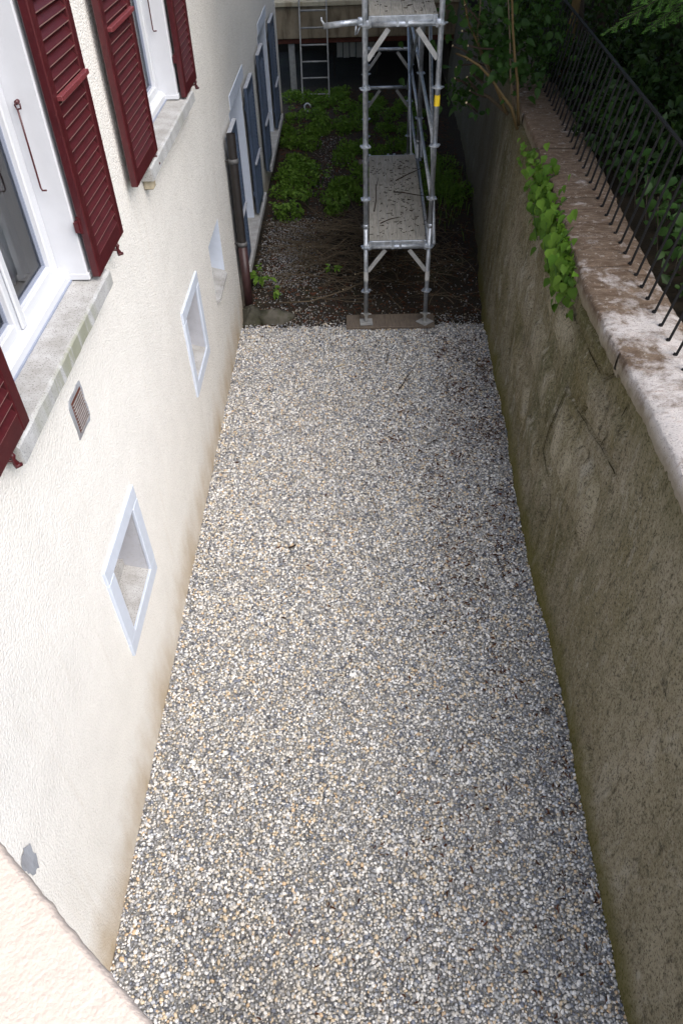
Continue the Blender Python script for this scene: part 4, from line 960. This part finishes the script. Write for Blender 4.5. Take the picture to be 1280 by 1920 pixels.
# creeper hanging over the wall edge
vi = thing('creeper', 'bright green heart leaved creeper hanging over the edge of the stone wall', 'plant', (1.45, 5.2, 2.1))
vp = [[(1.62, 6.15, 2.17), (1.44, 6.0, 2.12), (1.36, 5.75, 2.02), (1.34, 5.4, 1.95)], [(1.56, 5.6, 2.17), (1.40, 5.45, 2.12), (1.34, 5.2, 2.03), (1.33, 4.92, 1.96)], [(1.5, 5.1, 2.17), (1.38, 4.95, 2.13), (1.33, 4.8, 2.06), (1.33, 4.66, 2.0)], [(1.6, 6.3, 2.16), (1.46, 6.25, 2.05), (1.40, 6.1, 1.9)]]
for pts in vp:
    MB().tube(pts, .004, 5).build('stem', M['leaf_mid'], vi, True)
for i in range(290):
    pts = rnd.choice(vp[:3] * 3 + vp[3:]); t = rnd.random() * (len(pts) - 1); j = int(t); q = Vector(pts[j]).lerp(Vector(pts[j + 1]), t - j)
    yy = q.y + rnd.gauss(0, .11); zz_ = q.z + rnd.gauss(-.03, .085); xx = float(face_x(np.array(yy), np.array(min(zz_, 2.0)))) - rnd.uniform(.02, .11)
    if zz_ > 2.12: xx = q.x + rnd.uniform(-.06, .02)
    add_leaf(vi, 'vine', (xx, yy, zz_), Vector((-.75, -.25, .75)) + rv(.45), .95, (rnd.uniform(-.3, .3), rnd.uniform(-.8, .1), -1))
cp = []
for _ in range(620):
    pts = rnd.choice(vp); t = rnd.random() * (len(pts) - 1); j = int(t); q = Vector(pts[j]).lerp(Vector(pts[j + 1]), t - j)
    yy = q.y + rnd.gauss(0, .15); zz_ = min(q.z + rnd.gauss(-.05, .10), 2.13); cp.append((float(face_x(np.array(yy), np.array(min(zz_, 2.0)))) - rnd.uniform(.01, .06), yy, zz_))
tag(cloud(cp, .055, 'v', 'foliage', M['leaf_bright'], vi, .5, .8), kind='stuff')
vi2 = thing('creeper', 'small dark green tuft of creeper above the bright creeper on the wall edge', 'plant', (1.48, 6.75, 2.1))
for i in range(34): add_leaf(vi2, 'vine', (1.47 + rnd.gauss(0, .035), 6.78 + rnd.gauss(0, .13), 2.10 + rnd.gauss(0, .05)), Vector((-.7, -.3, .8)) + rv(.5), .7)
MB().tube([(1.6, 6.8, 2.15), (1.47, 6.78, 2.1)], .004, 5).build('stem', M['leaf_mid'], vi2)
# cut shrub leaning over the wall
sh = thing('shrub', 'cut back shrub with pale sawn branch ends leaning over the stone wall', 'shrub', (1.53, 7.6, 2.1))
B = [([(1.55, 7.68, 2.02), (1.47, 7.7, 2.21), (1.35, 7.7, 2.34), (1.26, 7.72, 2.45), (1.15, 7.8, 2.54), (1.03, 7.9, 2.59), (.95, 8.0, 2.6)], .0150), ([(1.56, 7.7, 2.05), (1.50, 7.7, 2.42), (1.45, 7.7, 2.61), (1.40, 7.7, 2.85), (1.36, 7.7, 3.1), (1.3, 7.7, 3.6)], .014),
     ([(1.60, 8.5, 1.92), (1.40, 8.6, 2.06), (1.29, 8.6, 2.11), (1.18, 8.6, 2.18), (1.02, 8.6, 2.24)], .02), ([(1.55, 7.9, 2.05), (1.46, 7.9, 2.45), (1.43, 7.9, 2.67), (1.39, 7.9, 2.9), (1.3, 7.9, 3.4)], .010),
     ([(1.50, 8.1, 2.05), (1.31, 8.2, 2.41), (1.18, 8.2, 2.63), (1.07, 8.2, 2.8), (1.0, 8.2, 3.05), (.95, 8.2, 3.4)], .014), ([(1.40, 8.15, 2.25), (1.21, 8.2, 2.54), (1.16, 8.2, 2.73), (1.17, 8.2, 2.9), (1.15, 8.2, 3.3)], .010)]
for pts, r in B: MB().tube(pts, [r * (1 - .5 * i / len(pts)) for i in range(len(pts))], 7).build('branch', M['bark_tan'] if r in (.0150, .014) else M['twig'], sh, True)
ends = [(.94, 8.2, 2.62), (.98, 8.2, 2.34), (1.1, 8.2, 2.35), (1.13, 8.2, 2.39), (1.02, 8.2, 2.74), (1.05, 8.2, 2.87), (1.14, 8.2, 2.23), (1.09, 8.2, 2.5), (.99, 8.2, 2.44), (1.02, 8.15, 2.95), (1.06, 8.0, 2.66), (1.10, 8.1, 2.15)]
for e in ends:
    e = Vector(e); a = e + Vector((rnd.uniform(.12, .25), rnd.uniform(-.1, .1), rnd.uniform(-.16, .02))); m = MB(); r = rnd.uniform(.006, .010); m.tube([a, (a + e) / 2 + rv(.015), e], [r * 1.2, r * 1.1, r], 6); bo = m.build('cut_branch', M['twig_dark'], sh, True)
    dd = (e - a).normalized(); q = MB(); q.tube([e + dd * .0005, e + dd * .006], r * 1.15, 7); q.build('sawn_end', M['cut_wood'], bo)
cloud(blobs([(1.2, 8.2, 2.93, .22, .3, .25), (1.35, 8.3, 2.7, .28, .35, .22), (1.7, 8.4, 2.45, .28, .4, .25), (1.1, 8.5, 2.12, .2, .35, .14), (1.65, 8.5, 2.9, .3, .4, .3), (1.9, 8.6, 2.6, .3, .4, .3)], 1500), .06, 's', 'foliage', M['leaf_shrub'], sh)
sh.children[-1]['kind'] = 'stuff'
for i in range(280):
    cx = rnd.choice([(1.2, 8.1, 2.93, .13), (1.25, 8.1, 2.78, .12), (1.38, 8.0, 2.67, .12), (1.36, 8.1, 2.56, .12), (1.72, 8.2, 2.35, .14), (1.45, 8.2, 2.43, .1), (1.09, 8.4, 2.10, .13), (1.17, 8.2, 2.54, .12), (1.5, 8.3, 2.9, .2), (1.75, 8.3, 2.7, .2), (1.6, 8.0, 2.5, .15), (1.1, 8.6, 2.6, .2), (1.3, 8.6, 2.75, .25)])
    add_leaf(sh, 'shrub', Vector(cx[:3]) + Vector((rnd.gauss(0, cx[3]), rnd.gauss(0, .2), rnd.gauss(0, cx[3]))), Vector((-.3, -.55, .8)) + rv(.5), .85)

# weeds in the overgrown end: individual plants near the camera
def weed(x, y, h, sp_, nl, label, key='weed', s=1.):
    z0 = soil_z(x, y); t = thing('weed', label, 'weed', (x, y, z0), 'weeds in the overgrown end of the yard')
    for i in range(max(3, nl // 7)):
        a = rnd.uniform(0, 6.28); q = [(x + .01 * math.cos(a), y + .01 * math.sin(a), z0 - .01), (x + sp_ * .5 * math.cos(a), y + sp_ * .5 * math.sin(a), z0 + h * .7), (x + sp_ * math.cos(a), y + sp_ * math.sin(a), z0 + h * rnd.uniform(.6, 1))]
        MB().tube(q, .0028, 4).build('stem', M['leaf_mid'], t)
        for j in range(7): 
            u = rnd.uniform(.35, 1); pp_ = Vector(q[0]).lerp(Vector(q[1]), u * 2) if u < .5 else Vector(q[1]).lerp(Vector(q[2]), u * 2 - 1)
            add_leaf(t, key, pp_ + rv(.02), Vector((0, -.2, 1)) + rv(.5), s, (math.cos(a) + rnd.uniform(-.8, .8), math.sin(a) + rnd.uniform(-.8, .8), -.1))
    return t
weed(-1.17, 8.62, .26, .15, 56, 'bushy light green weed growing right beside the downpipe foot', s=1.1)
weed(-1.02, 8.35, .14, .10, 21, 'low leafy weed trailing in front of the bushy weed by the downpipe')
weed(-.30, 8.90, .16, .07, 21, 'tiny solitary green weed sprouting beside the brush pile')
for (x, y, h, s, l) in ((-1.05, 10.75, .3, .2, 'lush clump at the foot of the first blue shuttered window'), (-.70, 11.1, .28, .2, 'leafy weed next to the lush clump by the first blue window'), (-.30, 10.9, .25, .18, 'light green weed at the edge of the brush pile'), (-.55, 11.9, .32, .2, 'tall pale green weed in the middle of the overgrown path'), (.35, 14.8, .3, .2, 'yellowish weed seen through the scaffold frame')):
    weed(x, y, h, s, 70, l, s=.85)
# ground cover mass
cs = []
for (x0, x1, y0, y1, k_) in ((-1.3, -.2, 10.6, 15.2, 60), (-.3, .3, 11.0, 13.5, 26), (.0, 1.2, 13.0, 16.2, 40), (-1.3, -.1, 15, 16.8, 30), (1.0, 1.65, 10.9, 13.2, 16)):
    for _ in range(k_):
        x, y = rnd.uniform(x0, x1), rnd.uniform(y0, y1)
        if abs(x + .45) < .16 and 11.8 < y < 14.3: continue
        r = rnd.uniform(.08, .24); cs.append((x, y, soil_z(x, y) + r * .3, r, r, r * .6))
tag(cloud(blobs(cs, 24000), .05, 'weed', 'ground_cover', M['leaf_weed']), 'low green weeds carpeting the overgrown end of the yard', 'weeds', kind='stuff')
# grass tuft right of the scaffold
gt = MB()
for i in range(420):
    x, y = rnd.gauss(1.3, .16), rnd.gauss(11.6, .55); z0 = soil_z(x, y); a = rnd.uniform(0, 6.28); L = rnd.uniform(.12, .34); w_ = .004
    dx, dy = math.cos(a) * L * .5, math.sin(a) * L * .5; sx_, sy_ = -math.sin(a) * w_, math.cos(a) * w_
    gt.add([(x - sx_, y - sy_, z0), (x + sx_, y + sy_, z0), (x + dx * .4 + sx_, y + dy * .4 + sy_, z0 + L * .7), (x + dx * .4 - sx_, y + dy * .4 - sy_, z0 + L * .7), (x + dx, y + dy, z0 + L * .75)], [(0, 1, 2, 3), (3, 2, 4)])
tag(gt.build('grass', M['leaf_weed']), 'rank grass tuft growing between scaffold and stone wall', 'grass', kind='stuff')
# brush pile
bp = MB()
def twigline(x, y, z, a, L, r, pitch=.1):
    p = Vector((x, y, z)); pts = [p]; k_ = 6
    for j in range(k_):
        a += rnd.uniform(-.25, .25); p = p + Vector((math.cos(a), math.sin(a), pitch + rnd.uniform(-.15, .12))) * (L / k_); p.z = max(p.z, soil_z(p.x, p.y) + .012); pts.append(p)
    bp.tube(pts, [r * (1 - .12 * j) for j in range(k_ + 1)], 5); return pts
for i in range(420):
    x, y = rnd.gauss(-.05, .38), rnd.gauss(9.55, .6); x = max(-.85, min(x, .95)); hh = .42 * math.exp(-((x - .1) / .5) ** 2 - ((y - 9.6) / .8) ** 2)
    pts = twigline(x, y, soil_z(x, y) + rnd.uniform(.01, .03 + hh), rnd.gauss(3.5, 1.0), rnd.uniform(.25, .95), rnd.uniform(.0025, .0065), rnd.uniform(-.15, .25))
    if rnd.random() < .5: twigline(*pts[3], rnd.uniform(0, 6.28), .25, .0022)
for i in range(160):
    x, y = rnd.gauss(1.12, .2), rnd.gauss(9.2, .75); x = min(x, 1.42); twigline(x, y, soil_z(x, y) + rnd.uniform(.01, .3), rnd.gauss(3.2, 1.2), rnd.uniform(.2, .7), rnd.uniform(.002, .0055), rnd.uniform(-.1, .2))
tag(bp.build('brush_pile', M['twig'], None, True), 'tangled heap of cut twigs behind and beside the scaffold feet', 'brush pile', kind='stuff')
for i, (pts, r, lb) in enumerate((([(-.95, 8.12, .02), (-.55, 8.10, .05), (-.1, 8.28, .10), (.12, 8.45, .14)], .008, 'longest pale arching branch at the front of the brush pile'), ([(-.02, 8.62, .12), (.15, 8.66, .14), (.4, 8.7, .15)], .009, 'pale cut branch stub pointing at the left scaffold standard'), ([(-.17, 8.35, .06), (.1, 8.45, .10), (.3, 8.6, .12)], .007, 'second cut branch with pale end just below the stub'), ([(-1.0, 8.25, .02), (-.85, 8.8, .05), (-.65, 9.4, .12)], .006, 'thin dead branch sticking out of the pile towards the house'), ([(.0, 9.9, .3), (.1, 9.55, .22), (.18, 9.25, .14)], .009, 'curved light branch lying on top of the brush pile'))):
    m = MB().tube(pts, [r, r * .9, r * .8, r * .7][:len(pts)], 6); bo = m.build('branch', M['twig'], None, True); tag(bo, lb, 'branch', 'loose branches of the brush pile')
    e = Vector(pts[0]) if i in (1, 2) else Vector(pts[-1]); e2 = Vector(pts[1]) if i in (1, 2) else Vector(pts[-2]); dd = (e - e2).normalized(); MB().tube([e, e + dd * .008], r * 1.1, 6).build('cut_end', M['cut_wood'], bo)

# undergrowth and trees behind the railing
ug = thing('bush', 'leafy green bush growing close behind the iron railing', 'bush', (2.2, 5, 2.1))
for i in range(190):
    y = rnd.uniform(3.1, 8.0); x = fx_(y) + .22 + abs(rnd.gauss(0, .20)); add_leaf(ug, 'under', (x, y, up_z(x, y) + rnd.uniform(.03, .42)), Vector((-.3, -.4, .9)) + rv(.5), rnd.uniform(.7, 1.1))
for i in range(14):
    y = 3.2 + i * .35; x = fx_(y) + .3; MB().tube([(x, y, 2.03), (x + rnd.uniform(-.1, .1), y + rnd.uniform(-.1, .1), 2.4)], .004, 5).build('stem', M['bark'], ug)
cs = []
for i in range(150):
    y = rnd.uniform(3.5, 16); x = 2.25 + abs(rnd.gauss(0, 1.6)) + max(0, y - 9) * .0; r = rnd.uniform(.18, .42); cs.append((x, y, up_z(x, y) + rnd.uniform(.05, .55) * min(1, (x - 1.9)), r, r, r * .8))
cs += [(fx_(y_) + .35 + abs(rnd.gauss(0, .5)), y_, 2.14, .2, .2, .1) for y_ in [rnd.uniform(2.6, 9) for _ in range(70)]]
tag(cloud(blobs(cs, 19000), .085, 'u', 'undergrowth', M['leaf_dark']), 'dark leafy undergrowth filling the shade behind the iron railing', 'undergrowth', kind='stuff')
def tree(name, label, base, top, r, crown, n, bark, leaf=.17, cat='tree', grp='trees behind the railing'):
    t = thing(name, label, cat, base, grp); b, tp = Vector(base), Vector(top)
    pts = [b + Vector((0, 0, -.2)), b.lerp(tp, .3) + rv(.05), b.lerp(tp, .65) + rv(.08), tp]
    MB().tube(pts, [r * 1.15, r, r * .85, r * .5], 10).build('trunk', M[bark], t, True)
    for i in range(5):
        p = b.lerp(tp, .6 + .08 * i); c_ = Vector(rnd.choice(crown)[:3]); MB().tube([p, p.lerp(c_, .5) + rv(.2), c_], [r * .4, r * .28, r * .1], 6).build('limb', M[bark], t, True)
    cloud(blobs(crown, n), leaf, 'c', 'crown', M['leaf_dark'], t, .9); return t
def crown(cx, cy, cz, R, h, k_=12):
    return [(cx + rnd.gauss(0, R * .45), cy + rnd.gauss(0, R * .45), cz + rnd.gauss(0, h * .35), R * rnd.uniform(.35, .55), R * rnd.uniform(.35, .55), h * rnd.uniform(.3, .45)) for _ in range(k_)]
tree('tree', 'tan barked young tree rising behind the far railing bars', (2.35, 9.5, 1.9), (2.55, 9.5, 5.0), .045, crown(2.7, 10.2, 5.9, 2.0, 1.5) + crown(1.9, 8.0, 5.1, 1.3, .7, 10), 10500, 'bark_tan')  # second crown cluster is out of view, added to shade the coping
tree('tree', 'slim dark trunk a little right of the tan barked tree', (2.60, 9.6, 1.9), (2.2, 10.6, 5.2), .035, crown(1.9, 13.0, 5.7, 2.1, 1.4), 2600, 'bark')
tree('tree', 'dark tree trunk in the deep shade between tan tree and fir', (2.97, 10.5, 1.95), (3.0, 11, 5.6), .05, crown(3.0, 11.5, 6.0, 2.8, 1.6, 16), 8000, 'bark')
tree('tree', 'thick black tree trunk at the right edge behind the railing', (3.30, 9.0, 2.0), (3.15, 8.8, 6), .07, crown(3.4, 8.2, 5.8, 2.6, 1.6, 16), 9000, 'bark')
tree('tree', 'far tree whose crown roofs over the end of the yard', (2.9, 15.2, 1.9), (1.2, 15.4, 4.6), .10, crown(1.4, 15.8, 5.3, 2.2, 1.2, 14), 3800, 'bark')
# fir with a bough hanging into view
fir = thing('fir_tree', 'fir with a fresh green bough hanging in from above the railing', 'tree', (3.75, 6.6, 2.1), 'trees behind the railing')
MB().tube([(3.75, 6.6, 1.9), (3.72, 6.6, 4), (3.7, 6.6, 9)], [.14, .11, .03], 12).build('trunk', M['bark'], fir, True)
def bough(root, tip, nside, spread, mat):
    m, nd = MB(), []; a, b = Vector(root), Vector(tip); ax = (b - a); L = ax.length; ax.normalize(); side = ax.cross(Vector((0, 0, 1))).normalized()
    def spray(p, q, r):
        m.tube([p, p.lerp(q, .5) + Vector((0, 0, .008)), q], [r, r * .8, r * .4], 4); t = (q - p).normalized(); s_ = t.cross(Vector((0, 0, 1))).normalized(); n_ = int((q - p).length / .0058)
        for i in range(n_):
            o = p.lerp(q, i / max(1, n_ - 1))
            for sg in (-1, 1):
                dirn = (t * .75 + s_ * sg * rnd.uniform(.75, 1.1) + Vector((0, 0, rnd.uniform(-.05, .3)))).normalized(); nd.append((o, dirn, rnd.uniform(.018, .030)))
    spray(a, b, .006)
    for i in range(nside):
        t = .12 + .85 * i / nside; o = a.lerp(b, t)
        for sg in (-1, 1):
            q = o + (ax * .75 + side * sg * .8 + Vector((0, 0, -.18))).normalized() * spread * (1.1 - t) * rnd.uniform(.75, 1.15); spray(o, q, .003)
            for u in (.35, .65):
                o2 = o.lerp(q, u); q2 = o2 + (ax * .9 + side * sg * rnd.choice((.1, .7)) + Vector((0, 0, -.15))).normalized() * spread * .38 * (1.1 - t); spray(o2, q2, .002)
    P = np.array([n_[0] for n_ in nd]); D = np.array([n_[1] for n_ in nd]); Ln = np.array([n_[2] for n_ in nd])[:, None]; S_ = np.cross(D, rng.normal(0, 1, D.shape)); S_ /= np.linalg.norm(S_, axis=1)[:, None]
    V = np.stack([P - S_ * .0024, P + S_ * .0024, P + D * Ln], 1).reshape(-1, 3) - np.array(ORG[fir]); F = np.arange(len(V)).reshape(-1, 3)
    bo = m.build('bough', M['bark'], fir, True); link('needles', np_mesh('needles', V, F, M[mat]), bo)
for root, tip in (((2.55, 6.75, 3.34), (1.86, 6.52, 3.02)), ((2.75, 6.85, 3.32), (2.16, 6.50, 3.03)), ((2.6, 7.0, 3.42), (2.06, 6.55, 3.20)), ((2.9, 6.9, 3.30), (2.36, 6.62, 3.05)), ((3.0, 7.2, 3.5), (2.35, 7.0, 3.22)), ((2.4, 7.3, 3.62), (1.96, 7.0, 3.32)), ((3.1, 7.0, 3.3), (2.62, 6.9, 3.10))):
    bough(root, tip, 7, .26, 'needle')
cloud(blobs([(4.3, 6.6, 5.0 + .55 * i, 1.6 - .17 * i, 1.6 - .17 * i, .3) for i in range(8)] + crown(3.3, 4.6, 5.8, 1.5, .9, 10), 13000), .15, 'c', 'crown', M['leaf_dark'], fir, .9, .35)  # last crown cluster is out of view, added to shade coping and railing
# more trees further back close the wood
for (x, y, lb) in ((4.9, 5.0, 'tree trunk nearest the camera in the wood right of the fir'), (5.2, 12.5, 'tree trunk deep in the dark wood behind the thick trunk'), (4.6, 14.5, 'furthest tree trunk in the dark wood above the terrace'), (6.2, 8.5, 'tree trunk at the outer edge of the dark wood')):
    tree('tree', lb, (x, y, up_z(x, y) - .1), (x, y, 6), .1, crown(x, y, 6.2, 2.6, 1.8, 16), 9000, 'bark', .2)
cs = [(rnd.uniform(5.5, 9), rnd.uniform(6, 22), rnd.uniform(2.8, 4.6), .8, .8, .7) for _ in range(70)] + [(rnd.uniform(2, 7), rnd.uniform(15.5, 21), rnd.uniform(2.2, 3.8), .7, .7, .7) for _ in range(50)]
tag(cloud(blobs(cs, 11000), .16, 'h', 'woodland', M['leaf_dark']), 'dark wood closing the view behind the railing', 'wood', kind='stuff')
